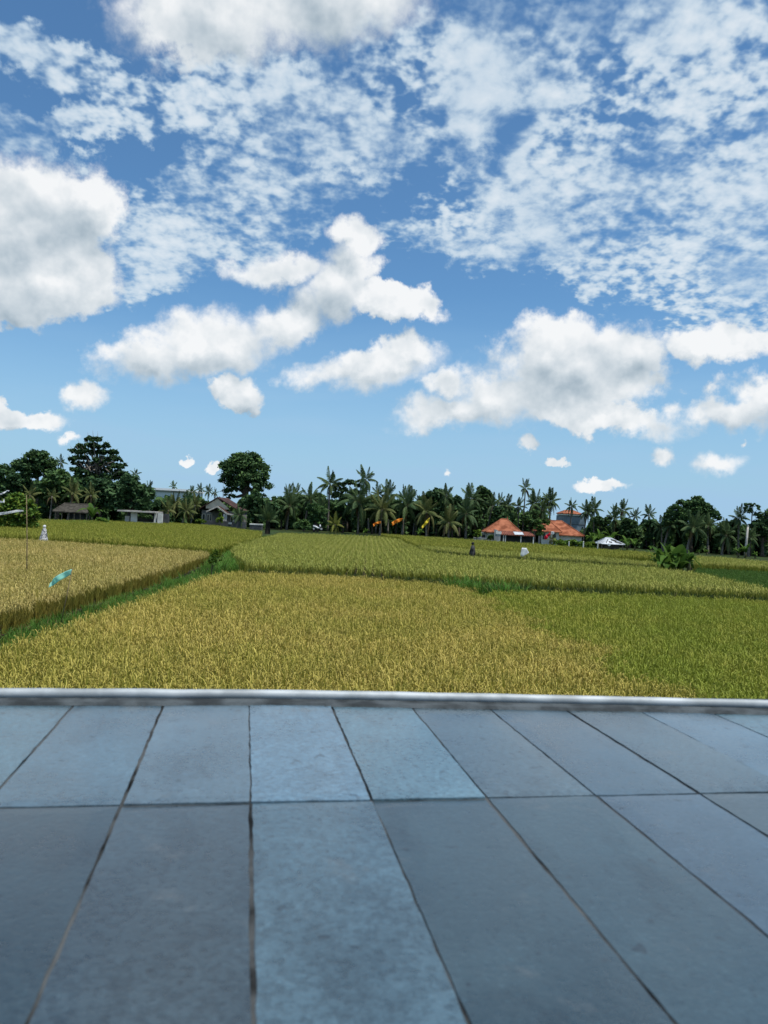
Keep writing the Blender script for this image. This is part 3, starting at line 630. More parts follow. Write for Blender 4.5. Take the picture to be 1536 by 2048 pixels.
# tin-roofed hut
Y = 110.0; h = house('tin_roof_hut', 'small hut with patchy white tin roof beside the hedge fence', 'hut', 1228, 1100, Y); hx = h.location.x
ze = zz(1228, 1088.5, Y); zr = zz(1222, 1076, Y + 1.5)
ro = hip(h, 'roof', tin, u(1204, Y, hx), u(1252.5, Y, hx), 0, 3.2, ze, zr, u(1220, Y, hx), u(1229, Y, hx), 0.06)
pbox(h, 'wall', thatch, u(1213, Y, hx), u(1243, Y, hx), 0, ze - 0.03, 0.4, 2.8)
mb = MB()
for (ax, ay, bx, by, wd) in ((1213, 1086, 1221, 1079, 0.12), (1226, 1080, 1236, 1083, 0.2), (1232, 1084, 1244, 1087.5, 0.14), (1220, 1084, 1226, 1085, 0.16)):
    a = P(ax, ay, Y); b = P(bx, by, Y)
    def onroof(p):
        fx = p.x - hx; t = (p.z - zV - ze) / (zr - ze); return Vector((fx, 1.6 * t - 0.03, p.z - zV + 0.02))
    A_, B_ = onroof(a), onroof(b); d = Vector((0, 0.5, 0.33)).normalized() * wd
    mb.quad(A_ - d, B_ - d, B_ + d, A_ + d)
build(mb, 'dark_patch', thatch, ro)
for px in (1207, 1249): pbox(h, 'post', woodm, u(px, Y, hx) - .05, u(px, Y, hx) + .05, 0, ze - .05, 0.15, 0.25)
# house with cream gable
Y = 127.0; h = house('gable_house', 'dark brown-roofed house with cream gable and porch below the great round tree', 'house', 437, 1045, Y); hx = h.location.x
zb = zz(437, 1022, Y); zr = zz(437, 995, Y)
X = lambda px: u(px, Y, hx); Zf = lambda py, px=437: zz(px, py, Y)
zside = Zf(1019); ridge = Zf(994)
mb = MB()      # main roof: gable facing the field
xl, xr, xm = X(398), X(479), X(434)
for (xa, za, xb, zb_) in ((xl, zside, xm, ridge), (xm, ridge, xr, zside)):
    mb.quad((xa, -0.6, za), (xb, -0.6, zb_), (xb, 8, zb_), (xa, 8, za)); mb.quad((xa, -0.6, za - .16), (xa, 8, za - .16), (xb, 8, zb_ - .16), (xb, -0.6, zb_ - .16)); mb.quad((xa, -0.6, za - .16), (xb, -0.6, zb_ - .16), (xb, -0.6, zb_), (xa, -0.6, za))
ro = build(mb, 'roof', brownroof, h)
mb = MB(); gx0, gx1 = X(411), X(457); gz = Zf(1018)
for yy, fl in ((-0.3, 0), (-0.1, 1)):
    q = [(gx0, yy, gz), (gx1, yy, gz), (gx1, yy, gz + 0.12), (xm, yy, ridge - 0.25), (gx0, yy, gz + 0.5)]; mb.poly(q[::-1] if fl else q)
mb.quad((gx0, -.3, gz), (gx0, -.1, gz), (gx1, -.1, gz), (gx1, -.3, gz)); build(mb, 'gable', cream, h)
mb = MB(); px0, px1, pxm = X(420), X(473), X(441); pz0 = Zf(1025.5); pzr = Zf(1012.5)      # porch roof with pale barge boards
for (xa, za, xb, zb_) in ((px0, Zf(1023.5), pxm, pzr), (pxm, pzr, X(460), Zf(1025.5)), (X(460), Zf(1025.5), px1, Zf(1027.5))):
    mb.quad((xa, -3, za), (xb, -3, zb_), (xb, 0.3, zb_), (xa, 0.3, za)); mb.quad((xa, -3, za - .12), (xa, .3, za - .12), (xb, .3, zb_ - .12), (xb, -3, zb_ - .12))
po = build(mb, 'porch_roof', brownroof, h)
mb = MB()
for (xa, za, xb, zb_) in ((px0, Zf(1023.5), pxm, pzr), (pxm, pzr, X(460), Zf(1025.5)), (X(460), Zf(1025.5), px1, Zf(1027.5))):
    mb.quad((xa, -3.06, za - .2), (xb, -3.06, zb_ - .2), (xb, -3.06, zb_ + .06), (xa, -3.06, za + .06)); mb.quad((xa, -3.06, za + .06), (xb, -3.06, zb_ + .06), (xb, -2.9, zb_ + .06), (xa, -2.9, za + .06))
build(mb, 'barge_board', surf('pale_timber', (0.42, 0.41, 0.37), 0.8), po)
pbox(h, 'wall', surf('grey_plaster', (0.22, 0.22, 0.21), 0.9, 0.2), X(402), X(477), 0, zside - 0.2, 0.2, 7.5)
for px in (455, 459, 473.5): pbox(h, 'column', white, X(px) - .12, X(px) + .12, 0, Zf(1027), -2.9, -2.6)
for a, b in ((404.5, 409), (414, 417), (419.5, 422), (461.5, 464.5), (466, 468.5)): window(h, X(a), X(b), 0.9, Zf(1030), 0.18)
pbox(h, 'terrace_wall', dkwall, X(416), X(500), 0, Zf(1041), -3.6, -3.4); pbox(h, 'water_heater_box', white, X(466.5), X(472.5), Zf(1046.5), Zf(1043), -3.75, -3.62)
mb = MB(); mb.tube([(X(436), 3, ridge - .2), (X(435), 3, zz(436, 961, Y))], [0.045, 0.03], 6); mb.tube([(X(434), 3, zz(436, 962, Y)), (X(437), 3, zz(436, 962, Y))], [0.03, 0.03], 5); build(mb, 'antenna', surf('antenna_grey', (0.3, 0.32, 0.34), 0.5), h)
# brown roofed house behind the round tree
Y = 146.0; h = house('brown_roof_house', 'long low brown roof showing between trees right of the gable house', 'house', 532, 1030, Y); hx = h.location.x
hip(h, 'roof', brownroof, X(505) if 0 else u(505, Y, hx), u(562, Y, hx), 0, 8, zz(530, 1013, Y), zz(530, 1000, Y + 4), u(517, Y, hx), u(545, Y, hx)); pbox(h, 'wall', greyw, u(509, Y, hx), u(558, Y, hx), 0, zz(530, 1013.5, Y), 0.6, 7)
Y = 123.0; h = house('concrete_trough', 'pale concrete trough wall at the paddy edge by the gable house', 'wall', 512, 1053, Y); hx = h.location.x
pbox(h, 'wall', dkwall, u(500, Y, hx), u(524, Y, hx), 0, zz(512, 1050, Y), 0, 1.2); pbox(h, 'coping', white, u(499.5, Y, hx), u(524.5, Y, hx), zz(512, 1049.9, Y), zz(512, 1047.6, Y), -0.06, 1.26)
# white roofless shed
Y = 108.0; h = house('white_shed', 'flat-roofed white shed overgrown with ivy at the edge of the paddy', 'shed', 280, 1040, Y); hx = h.location.x
X = lambda px: u(px, Y, hx); top = zz(265, 1024, Y)
pbox(h, 'wall', white, X(261), X(274), 0, top, 0, 0.2); pbox(h, 'wall', white, X(274), X(308), 0, top * 0.34, 0, 0.2); pbox(h, 'wall', white, X(308), X(312.5), 0, top, 0, 0.2); pbox(h, 'wall', white, X(315.5), X(325), 0, top, -0.2, 0.2)
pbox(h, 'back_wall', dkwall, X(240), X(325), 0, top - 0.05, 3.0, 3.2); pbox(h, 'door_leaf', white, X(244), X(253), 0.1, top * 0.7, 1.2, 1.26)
mb = MB(); mb.box(X(237), X(312), -0.7, 3.3, top + 0.01, top + 0.22); build(mb, 'roof', surf('weathered_slab', (0.42, 0.40, 0.37), 0.9, 0.25, 1.0), h)
# thatched shed
Y = 106.0; h = house('thatched_shed', 'long thatched shed on thin posts among palms by the weeds', 'shed', 140, 1030, Y); hx = h.location.x
X = lambda px: u(px, Y, hx)
hip(h, 'roof', thatch, X(104), X(176), 0, 4.5, zz(140, 1023.5, Y), zz(140, 1007, Y + 2.2), X(114), X(168))
for px in (108, 121, 134, 146, 158, 171): pbox(h, 'post', woodm, X(px) - .06, X(px) + .06, 0, zz(140, 1024, Y), 0.3, 0.42)
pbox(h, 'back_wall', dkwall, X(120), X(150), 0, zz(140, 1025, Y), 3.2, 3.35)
# factory
Y = 235.0; h = house('factory_hall', 'white factory hall with bright roof edge far behind the palms', 'building', 333, 1000, Y); hx = h.location.x
X = lambda px: u(px, Y, hx); t0 = zz(333, 981, Y)
pbox(h, 'wall', surf('pale_blue_sheet', (0.55, 0.63, 0.66), 0.7, 0.1), X(297), X(372), 0, t0, 0, 20); mb = MB(); mb.box(X(294), X(374), -1.0, 21, t0 + 0.01, t0 + 0.65); build(mb, 'roof', surf('bright_sheet', (0.85, 0.87, 0.88), 0.5, 0.05), h)
pbox(h, 'gutter', greyw, X(294.5), X(374), t0 - 0.45, t0 - 0.02, -0.4, -0.05)

# ------------------------------------------------------------------ trees
bark = surf('bark', (0.085, 0.07, 0.055), 0.95, 0.35, 4.0); barkg = surf('grey_bark', (0.17, 0.155, 0.135), 0.95, 0.3, 4.0)
def foliage(name, a, b, tr=0.22): return leafmat(name, a, b, scale=0.5, tr=tr, rnd=0.18, rough=0.6, spec=0.08)
G_dark = foliage('dark_leaves', (0.042, 0.088, 0.042), (0.068, 0.125, 0.050))
G_mid = foliage('mid_leaves', (0.068, 0.135, 0.044), (0.098, 0.17, 0.052))
G_lite = foliage('light_leaves', (0.075, 0.16, 0.033), (0.12, 0.22, 0.044))
G_yel = foliage('yellow_leaves', (0.12, 0.19, 0.025), (0.18, 0.24, 0.035))
def leaf_quads(centers, size, rng, up=0.5):
    n = len(centers)
    nr = rng.normal(size=(n, 3)); nr[:, 2] = np.abs(nr[:, 2]) + up; nr /= np.linalg.norm(nr, axis=1)[:, None]
    t = rng.normal(size=(n, 3)); t -= nr * (t * nr).sum(1)[:, None]; t /= np.linalg.norm(t, axis=1)[:, None]; b = np.cross(nr, t)
    s = (size * rng.uniform(0.6, 1.3, n))[:, None]; a = t * s; b = b * s * 0.55
    return np.stack([centers - a, centers - b + nr * s * 0.12, centers + a, centers + b + nr * s * 0.12], 1)
def crown_mesh(name, lobes, n, size, mats, seed, shell=0.55, flat=1.0, weights=(0.75, 0.25)):
    """leaves gathered in many small clumps on the surface of the lobes, so gaps and light tops appear"""
    rng = np.random.default_rng(seed); lobes = np.array(lobes, float)
    vol = lobes[:, 3] ** 2; per = rng.choice(len(lobes), size=max(8, n // 26), p=vol / vol.sum())
    d = rng.normal(size=(len(per), 3)); d /= np.linalg.norm(d, axis=1)[:, None]; d[:, 2] = np.where(d[:, 2] < -0.45, -d[:, 2], d[:, 2])
    rr = rng.uniform(shell, 1.0, len(per)) ** 0.7
    cl = lobes[per, :3] + d * (rr * lobes[per, 3])[:, None] * np.array([1, 1, flat])
    cr = lobes[per, 3] * rng.uniform(0.16, 0.34, len(per))
    k = rng.integers(0, len(cl), n); e = rng.normal(size=(n, 3)) * 0.55
    pts = cl[k] + e * cr[k][:, None] * np.array([1.15, 1.15, 0.75])
    return quads_mesh(name, leaf_quads(pts, size, rng), mats, rng.choice(len(mats), n, p=weights[:len(mats)] / np.sum(weights[:len(mats)])) if len(mats) > 1 else None)
def trunk_mesh(h, r, lobes, seed, mat, lean=(0, 0), fork=0.5):
    rng = random.Random(seed); mb = MB()
    top = Vector((lean[0], lean[1], h)); pts = [Vector((0, 0, -0.1))]
    for k in range(1, 6):
        t = k / 5; pts.append(Vector((lean[0] * t * t + rng.uniform(-.1, .1) * r * 3, lean[1] * t * t + rng.uniform(-.1, .1) * r * 3, h * t)))
    mb.tube(pts, [r * 1.5] + [r * (1 - 0.55 * k / 5) for k in range(1, 6)], 9)
    for (x, y, z, R) in lobes:
        b = pts[3].lerp(pts[5], rng.uniform(0, 1)) if fork else pts[5]
        e = Vector((x, y, z)); mid = b.lerp(e, 0.5) + Vector((0, 0, -0.12 * (e - b).length))
        mb.tube([b, mid, e, e + (e - mid) * 0.4], [r * 0.42, r * 0.3, r * 0.14, r * 0.03], 6)
    return mb.mesh('trunk', mat)
def tree(name, label, px, base_Y, lobes, n, size, mats, seed, r=0.3, cat='tree', shell=0.5, flat=1.0, group=None, tmat=None, z0=zV, th=None, weights=(0.75, 0.25)):
    """lobes in pixels (px, py, radius px, depth offset m) at depth base_Y"""
    x0 = P(px, 1050, base_Y).x; o = thing(name, label, cat, (x0, base_Y, z0), 0, group)
    lb = []
    for (lx, ly, lr, dy) in lobes:
        q = P(lx, ly, base_Y + dy); lb.append((q.x - x0, dy, q.z - z0, lr / F * base_Y))
    hh = th or max(0.8, 0.8 * min(l[2] for l in lb))
    link('trunk', trunk_mesh(hh, r, lb, seed, tmat or bark), o, True)
    link('crown', crown_mesh('crown', lb, n, size, mats, seed, shell, flat, weights), o)
    return o
D2 = [G_dark, G_mid]; M2 = [G_mid, G_lite]
# the great round tree
tree('round_tree', 'great lone round-crowned tree rising above the gable house roof', 488, 158,
     [(490, 935, 28, 0), (465, 945, 24, -1), (515, 945, 24, 0), (505, 925, 20, 1), (478, 924, 18, 0), (455, 962, 16, 0), (527, 968, 19, 0), (470, 975, 20, 1), (500, 965, 24, -2), (447, 937, 12, 0), (457, 990, 14, 0), (520, 988, 12, 0), (488, 955, 20, 3)],
     13000, 0.36, D2, 1, r=0.95, shell=0.55, th=10.5, weights=(0.7, 0.3))
# tall tiered tree
lob = []
for (a, b, ry, rx) in ((187, 881, 5, 14), (175, 893, 5, 22), (200, 893, 5, 20), (160, 904, 5, 20), (185, 905, 6, 28), (218, 905, 6, 20), (155, 917, 5, 16), (190, 918, 6, 30), (228, 918, 6, 16), (165, 930, 6, 24), (205, 931, 7, 32), (238, 934, 6, 14), (170, 943, 6, 22), (215, 945, 7, 30), (243, 949, 5, 14), (155, 940, 5, 12), (190, 955, 7, 30), (230, 957, 6, 20)):
    for k in range(3): lob.append((a + (k - 1) * rx * 0.6, b + random.uniform(-2, 2), max(ry * 1.5, 9), random.uniform(-3, 3)))
tree('tiered_tree', 'tall tiered tree with layered open branches, highest in the left grove', 190, 128, lob, 12000, 0.30, D2, 2, r=0.42, shell=0.2, flat=0.7, th=10.5, tmat=barkg)
# other broadleaf trees of the grove on the left
tree('broadleaf_tree', 'rounded dark tree left of the tiered tree', 72, 124, [(65, 928, 24, 0), (95, 935, 18, 0), (42, 935, 16, 1), (80, 915, 14, 0), (105, 950, 15, 0), (60, 950, 18, 0)], 6000, 0.36, D2, 3, r=0.3, th=7)
tree('broadleaf_tree', 'low-crowned dark tree at the outer end of the left grove', 12, 122, [(5, 955, 26, 0), (30, 965, 18, 0), (-20, 960, 24, 0), (10, 985, 24, 0)], 4500, 0.38, D2, 4)
tree('broadleaf_tree', 'wide dark tree bending over the white shed', 262, 117, [(262, 975, 22, 0), (285, 990, 18, 0), (240, 985, 22, 0), (270, 1005, 22, 0), (238, 1010, 20, 0), (290, 1012, 15, 0), (255, 962, 12, 0)], 6500, 0.36, [G_dark], 5, weights=(1,))
tree('broadleaf_tree', 'dark bushy tree below the tiered tree', 200, 119, [(200, 985, 26, 0), (175, 975, 20, 0), (215, 1005, 22, 0), (180, 1000, 20, 0)], 5500, 0.36, D2, 6, weights=(0.9, 0.1))
tree('broadleaf_tree', 'mid green bushy tree below the rounded dark tree', 115, 116, [(120, 965, 24, 0), (95, 980, 20, 0), (140, 985, 20, 0), (75, 990, 16, 0), (115, 995, 20, 0)], 6000, 0.36, D2, 7, weights=(0.5, 0.5))
tree('broadleaf_tree', 'dark spreading tree between the gable house and the lone dwarf palm', 515, 128, [(505, 1000, 18, 0), (490, 1010, 16, 0), (525, 1015, 20, 0), (548, 1020, 16, 0), (515, 1032, 18, 0)], 5000, 0.34, D2, 8)
tree('feathery_tree', 'feathery spreading tree between the two tallest palms', 694, 138, [(680, 970, 10, 0), (700, 966, 12, 0), (716, 974, 10, 0), (668, 978, 9, 0), (690, 982, 12, 0), (710, 986, 12, 0), (675, 992, 13, 0), (697, 998, 16, 0), (725, 984, 8, 0)], 4200, 0.26, [G_dark], 9, r=0.22, shell=0.3, flat=0.6, th=7, weights=(1,))
tree('broadleaf_tree', 'round dense tree behind the yellow flag', 872, 140, [(872, 993, 18, 0), (858, 1003, 16, 0), (888, 1005, 17, 0), (875, 1015, 20, 0), (850, 1020, 14, 0)], 5200, 0.34, D2, 10)
tree('broadleaf_tree', 'upright leafy tree behind the left end of the orange pavilion', 966, 136, [(964, 984, 10, 0), (972, 993, 13, 0), (958, 1000, 14, 0), (975, 1006, 13, 0), (965, 1016, 16, 0)], 4200, 0.34, D2, 11, weights=(0.55, 0.45))
tree('broadleaf_tree', 'small dark ragged tree right of the round dense tree', 918, 139, [(915, 1000, 9, 0), (922, 1010, 11, 0), (908, 1012, 9, 0), (918, 1024, 12, 0)], 2600, 0.32, [G_dark], 12, weights=(1,))
tree('broadleaf_tree', 'grey-green tree filling the gap left of the tall palm crown', 640, 142, [(600, 1003, 14, 0), (640, 1003, 16, 0), (620, 1015, 18, 0), (655, 1018, 16, 0), (585, 1020, 14, 0)], 4800, 0.36, D2, 13, weights=(0.5, 0.5))
tree('garden_tree', 'small bright green garden tree between the two orange roofs', 1083, 119, [(1075, 1047, 8, 0), (1085, 1045, 8, 0), (1093, 1047, 7, 0), (1082, 1056, 8, 0), (1073, 1056, 6, 0), (1080, 1068, 7, 0)], 2000, 0.2, M2, 14, r=0.09, th=2.2)
tree('garden_shrub', 'round yellow-green shrub left of the orange pavilion', 954, 117, [(951, 1065, 5, 0), (957, 1066, 6, 0), (953, 1071, 6, 0), (960, 1071, 4, 0)], 1100, 0.16, [G_yel, G_lite], 15, r=0.05, th=0.8, cat='shrub')
tree('garden_shrub', 'green shrub growing against the pale grey wall', 982, 117.0, [(982, 1074, 5, 0), (979, 1078, 4, 0), (986, 1078, 4, 0)], 800, 0.15, M2, 16, r=0.05, th=0.6, cat='shrub')
tree('broadleaf_tree', 'great dark lobed tree above the right-hand banana clump', 1382, 116, [(1350, 1022, 13, 0), (1362, 1010, 11, 0), (1395, 1005, 13, 0), (1385, 1018, 18, 0), (1410, 1020, 13, 0), (1425, 1030, 12, 0), (1438, 1040, 9, 0), (1340, 1030, 10, 0), (1370, 1035, 20, 0), (1405, 1042, 18, 0), (1335, 1045, 10, 0), (1355, 1050, 14, 0)], 9500, 0.27, D2, 17, r=0.4, th=6.5, weights=(0.65, 0.35))
tree('sparse_tree', 'thin open-crowned tree behind the leaning utility pole', 1503, 112, [(1495, 1013, 7, 0), (1507, 1010, 7, 0), (1517, 1018, 6, 0), (1500, 1024, 6, 0), (1512, 1030, 6, 0), (1490, 1022, 5, 0), (1520, 1028, 5, 0)], 1300, 0.2, D2, 18, r=0.12, shell=0.3, th=7.5)
tree('broadleaf_tree', 'dark dense tree at the right end of the grove', 1527, 112, [(1525, 1045, 12, 0), (1545, 1040, 18, 0), (1512, 1055, 12, 0), (1535, 1065, 18, 0), (1560, 1060, 20, 0)], 5000, 0.3, D2, 19)
tree('bush', 'leafy light green bush behind the tall bamboo stick', 38, 66, [(30, 1010, 22, 0), (52, 1020, 20, 0), (15, 1025, 24, 0), (62, 1036, 17, 0), (40, 1040, 24, 0), (10, 1050, 22, 0), (60, 1055, 16, 0), (35, 1000, 14, 0), (45, 1062, 18, 0), (-15, 1045, 30, 0)], 9000, 0.15, [G_lite, G_yel], 20, r=0.1, z0=0.2, th=1.5, cat='bush', weights=(0.6, 0.4))
tree('dark_bush', 'dark green bush among the palm trunks near the parked scooter', 608, 124, [(608, 1047, 9, 0), (600, 1053, 9, 0), (616, 1054, 9, 0)], 1500, 0.22, [G_mid, G_dark], 21, r=0.06, th=0.8, cat='bush')
tree('ivy_bush', 'ivy-like bush growing through the white shed wall', 286, 107.4, [(286, 1028, 6, 0), (281, 1033, 5, 0), (291, 1034, 6, 0), (300, 1035, 5, 0)], 1200, 0.14, [G_mid, G_dark], 22, r=0.05, th=0.7, cat='bush')
tree('sapling', 'crooked leafy sapling on the grassy bund', 428, 36.5, [(432, 1105, 5, 0), (424, 1113, 5, 0), (437, 1112, 5, 0), (428, 1122, 6, 0), (418, 1124, 5, 0), (440, 1120, 4, 0)], 900, 0.06, [G_yel, G_lite], 23, r=0.03, th=0.9, z0=0.1, shell=0.2, cat='sapling')
tree('conical_shrub', 'small conical yellow-green shrub in front of the gable house', 441, 122.5, [(441, 1028, 3, 0), (440, 1033, 4, 0), (442, 1038, 5.5, 0), (438, 1042, 5.5, 0)], 1000, 0.16, [G_yel, G_mid], 24, r=0.05, th=0.8, cat='shrub')
tree('low_shrub', 'low yellow-green shrub left of the gable house wall', 401, 122, [(396, 1043, 5, 0), (404, 1043, 5, 0), (410, 1045, 4, 0)], 800, 0.16, [G_yel, G_lite], 25, r=0.05, th=0.5, cat='shrub')
tree('low_shrub', 'bright low shrub mound in the green rice before the white shed', 205, 99, [(200, 1040, 6, 0), (208, 1043, 6, 0), (214, 1045, 4, 0)], 900, 0.15, [G_lite, G_yel], 26, r=0.05, th=0.5, cat='shrub')
tree('field_weed', 'small dark weed clump standing in the rice by the black scarecrow', 881, 62, [(880, 1101, 2.4, 0), (884, 1103, 2.4, 0), (877, 1103.5, 2, 0)], 260, 0.09, [G_dark, G_mid], 27, r=0.03, th=0.5, z0=zF5, cat='weed', )
for i, (bx, by, w_, Yd, lab) in enumerate(((562, 1008, 20, 133, 'rounded dark tree between the lone dwarf palm and the first belt palms'), (636, 1024, 18, 126, 'dark rounded tree behind the parked scooter'), (686, 1020, 17, 131, 'dark rounded tree behind the short yellow-green palm'), (745, 1012, 18, 132, 'bushy dark tree between the forked palm and the first orange flag'), (792, 1014, 18, 132, 'bushy dark tree between the two orange flags'), (832, 1018, 17, 130, 'bushy dark tree between the second orange flag and the yellow flag'),
    (905, 1026, 20, 129, 'broad dark tree above the low olive palm'), (950, 1026, 18, 130, 'dense dark tree left of the orange pavilion'), (1000, 1026, 18, 131, 'dense dark tree rising behind the orange pavilion ridge'), (1062, 1034, 15, 130, 'dark tree in the gap behind the garden tree'), (1205, 1046, 17, 127, 'dark tree right of the tall blue-grey building'), (1262, 1052, 18, 124, 'dark tree behind the tin-roofed hut'), (1310, 1056, 18, 121, 'dark tree between the hut and the great lobed tree'), (1460, 1056, 18, 115, 'dark rounded tree left of the utility pole'), (318, 1012, 15, 122, 'rounded tree right of the white shed'), (405, 1008, 14, 131, 'rounded tree over the left eave of the gable house'))):
    rr = random.Random(900 + i); lbs = [(bx + rr.uniform(-1, 1) * w_ * 0.7, by + rr.uniform(-0.5, 1.1) * w_ * 0.8, w_ * rr.uniform(0.42, 0.62), rr.uniform(-1, 1)) for _ in range(6)] + [(bx, by, w_ * 0.6, 0), (bx - w_ * 0.5, by + w_ * 1.1, w_ * 0.55, 0), (bx + w_ * 0.5, by + w_ * 1.2, w_ * 0.55, 0)]
    tree('broadleaf_tree', lab, bx, Yd, lbs, 3600, 0.32, D2, 50 + i, r=0.2, weights=(0.75 - 0.3 * (i % 2), 0.25 + 0.3 * (i % 2)))
# hedge and fence posts
Y = 113.0
hd = thing('hedge', 'bright yellow-green hedge behind three pale fence posts', 'hedge', (P(1150, 1090, Y).x, Y, zV)); lb = []
for k in range(17):
    q = P(1113 + k * 4.8, 1085 + k * 0.45 + random.uniform(-2, 2), Y); lb.append((q.x - hd.location.x, random.uniform(-.4, .4), q.z - zV, 0.55)); lb.append((q.x - hd.location.x, random.uniform(-.4, .4), max(q.z - zV - 0.8, 0.3), 0.6))
link('crown', crown_mesh('crown', lb, 5200, 0.18, [G_yel, G_lite], 30, 0.3), hd)
mb = MB()
for l in lb[::2]: mb.tube([(l[0], l[1], 0), (l[0], l[1], l[2])], [0.05, 0.03], 5)
build(mb, 'stems', bark, hd)
for px, lab in ((1137, 'pale fence post at the house end of the hedge'), (1166, 'pale fence post at the middle of the hedge'), (1195, 'pale forked fence post at the hut end of the hedge')):
    q = P(px, 1100, 110.8); o = thing('fence_post', lab, 'post', (q.x, 110.8, zV), 0, 'fence posts before the hedge')
    mb = MB(); t = P(px, 1083.5, 110.8).z - zV; mb.tube([(0, 0, 0), (0.01, 0, t * .5), (0.02, 0, t)], [0.1, 0.09, 0.085], 8); build(mb, 'shaft', white, o)
    mb = MB(); mb.tube([(0.02, 0, t), (0.02, 0, t + 0.06)], [0.11, 0.06], 8) if px != 1195 else (mb.tube([(0.02, 0, t - .3), (0.28, 0, t + .08)], [0.07, 0.05], 7)); build(mb, 'cap' if px != 1195 else 'fork', white, o)

# the dark wood behind everything (one mass)
def woodland():
    prof = [(-250, 950), (-120, 960), (0, 965), (60, 962), (140, 955), (240, 975), (285, 995), (300, 1004), (330, 1005), (400, 1003), (440, 1010), (540, 1010), (580, 1004), (650, 1012), (720, 1004), (800, 1012), (850, 1006), (900, 1014), (960, 1014), (1040, 1024), (1095, 1028), (1112, 1062), (1172, 1066), (1182, 1050), (1260, 1050), (1310, 1052), (1350, 1045), (1440, 1058), (1480, 1056), (1536, 1056), (1650, 1050), (1800, 1040)]
    dep = [(-250, 128), (0, 130), (280, 128), (430, 140), (768, 143), (1000, 145), (1200, 136), (1350, 124), (1536, 119), (1800, 115)]
    n = 130000; rng = np.random.default_rng(77)
    px = rng.uniform(-250, 1800, n); top = np.interp(px, [p[0] for p in prof], [p[1] for p in prof]); Yd = np.interp(px, [p[0] for p in dep], [p[1] for p in dep])
    top = top + 7 * np.sin(px * 0.11) + 4 * np.sin(px * 0.31 + 1) + rng.normal(0, 2.5, n)
    Yd = Yd + rng.uniform(-3, 7, n) + 2 * np.sin(px * 0.2)
    X0 = (px - CX) / F * Yd; hor = 1035 + (px - CX) * 0.05
    ztop = CZ + (hor - top) / F * Yd
    z = zV + 0.1 + (ztop - zV - 0.1) * rng.random(n) ** 0.8
    pts = np.column_stack([X0, Yd, z])
    me = quads_mesh('woodland', leaf_quads(pts, 0.58, rng, 0.0), [G_dark, G_mid], (rng.random(n) < 0.35).astype(int))
    tag(link('woodland', me), 'dense dark wood closing off the far side of the paddies', 'woodland', kind='stuff')
woodland()

# ------------------------------------------------------------------ coconut palms
def frond_mesh(length, droop, rise, seed, mats, pairs=40, wide=0.13):
    rng = random.Random(seed); mb = MB(); pts = []
    for k in range(9):
        t = k / 8; pts.append(Vector((length * (t - 0.12 * droop * t * t), 0, rise * t * length * 0.6 - droop * length * 0.62 * t ** 2.3)))
    mb.tube(pts, [0.05 * (1 - 0.85 * k / 8) for k in range(9)], 4, 1, False)
    for i in range(pairs):
        t = 0.14 + 0.85 * i / (pairs - 1); f = t * 8; k = min(int(f), 7); p = pts[k].lerp(pts[k + 1], f - k); tg = (pts[k + 1] - pts[k]).normalized()
        ll = length * 0.235 * (math.sin(math.pi * min(1, 0.16 + 0.80 * t)) ** 0.7) * rng.uniform(0.8, 1.1)
        for s in (-1, 1):
            side = Vector((0, s, 0)); d = (side * 0.78 + tg * 0.55 + Vector((0, 0, -0.25 - 0.3 * droop + rng.uniform(-.18, .15)))).normalized()
            w = tg * wide * 0.5 * rng.uniform(0.8, 1.2)
            m = p + d * ll * 0.55; e = p + d * ll + Vector((0, 0, -0.22 * ll - 0.1 * droop * ll))
            mb.quad(p - w * 0.6, p + w * 0.6, m + w, m - w, 0); mb.quad(m - w, m + w, e + w * 0.25, e - w * 0.25, 0)
    return mb.mesh('frond', mats)
P_green = foliage('palm_green', (0.056, 0.100, 0.044), (0.088, 0.135, 0.052), 0.25); P_olive = foliage('palm_olive', (0.105, 0.135, 0.045), (0.15, 0.16, 0.06), 0.25)
P_yel = foliage('palm_yellow', (0.15, 0.18, 0.035), (0.20, 0.20, 0.05), 0.3); P_brown = foliage('palm_brown', (0.13, 0.095, 0.045), (0.17, 0.12, 0.055), 0.2)
rach = surf('frond_rib', (0.11, 0.11, 0.045), 0.6); palmbark = surf('palm_bark', (0.16, 0.145, 0.125), 0.95, 0.3, 3.0)
FR = {}
for nm, mt in (('green', P_green), ('olive', P_olive), ('yellow', P_yel)):
    FR[nm] = [frond_mesh(1.0 * 4.2, d, r_, 200 + i, [mt, rach]) for i, (d, r_) in enumerate(((0.15, 1.2), (0.35, 1.0), (0.6, 0.8), (0.9, 0.6), (1.25, 0.45), (1.7, 0.3)))]
FR['brown'] = [frond_mesh(3.6, d, 0.2, 220 + i, [P_brown, rach]) for i, d in enumerate((1.5, 1.9))]
TRK = {}
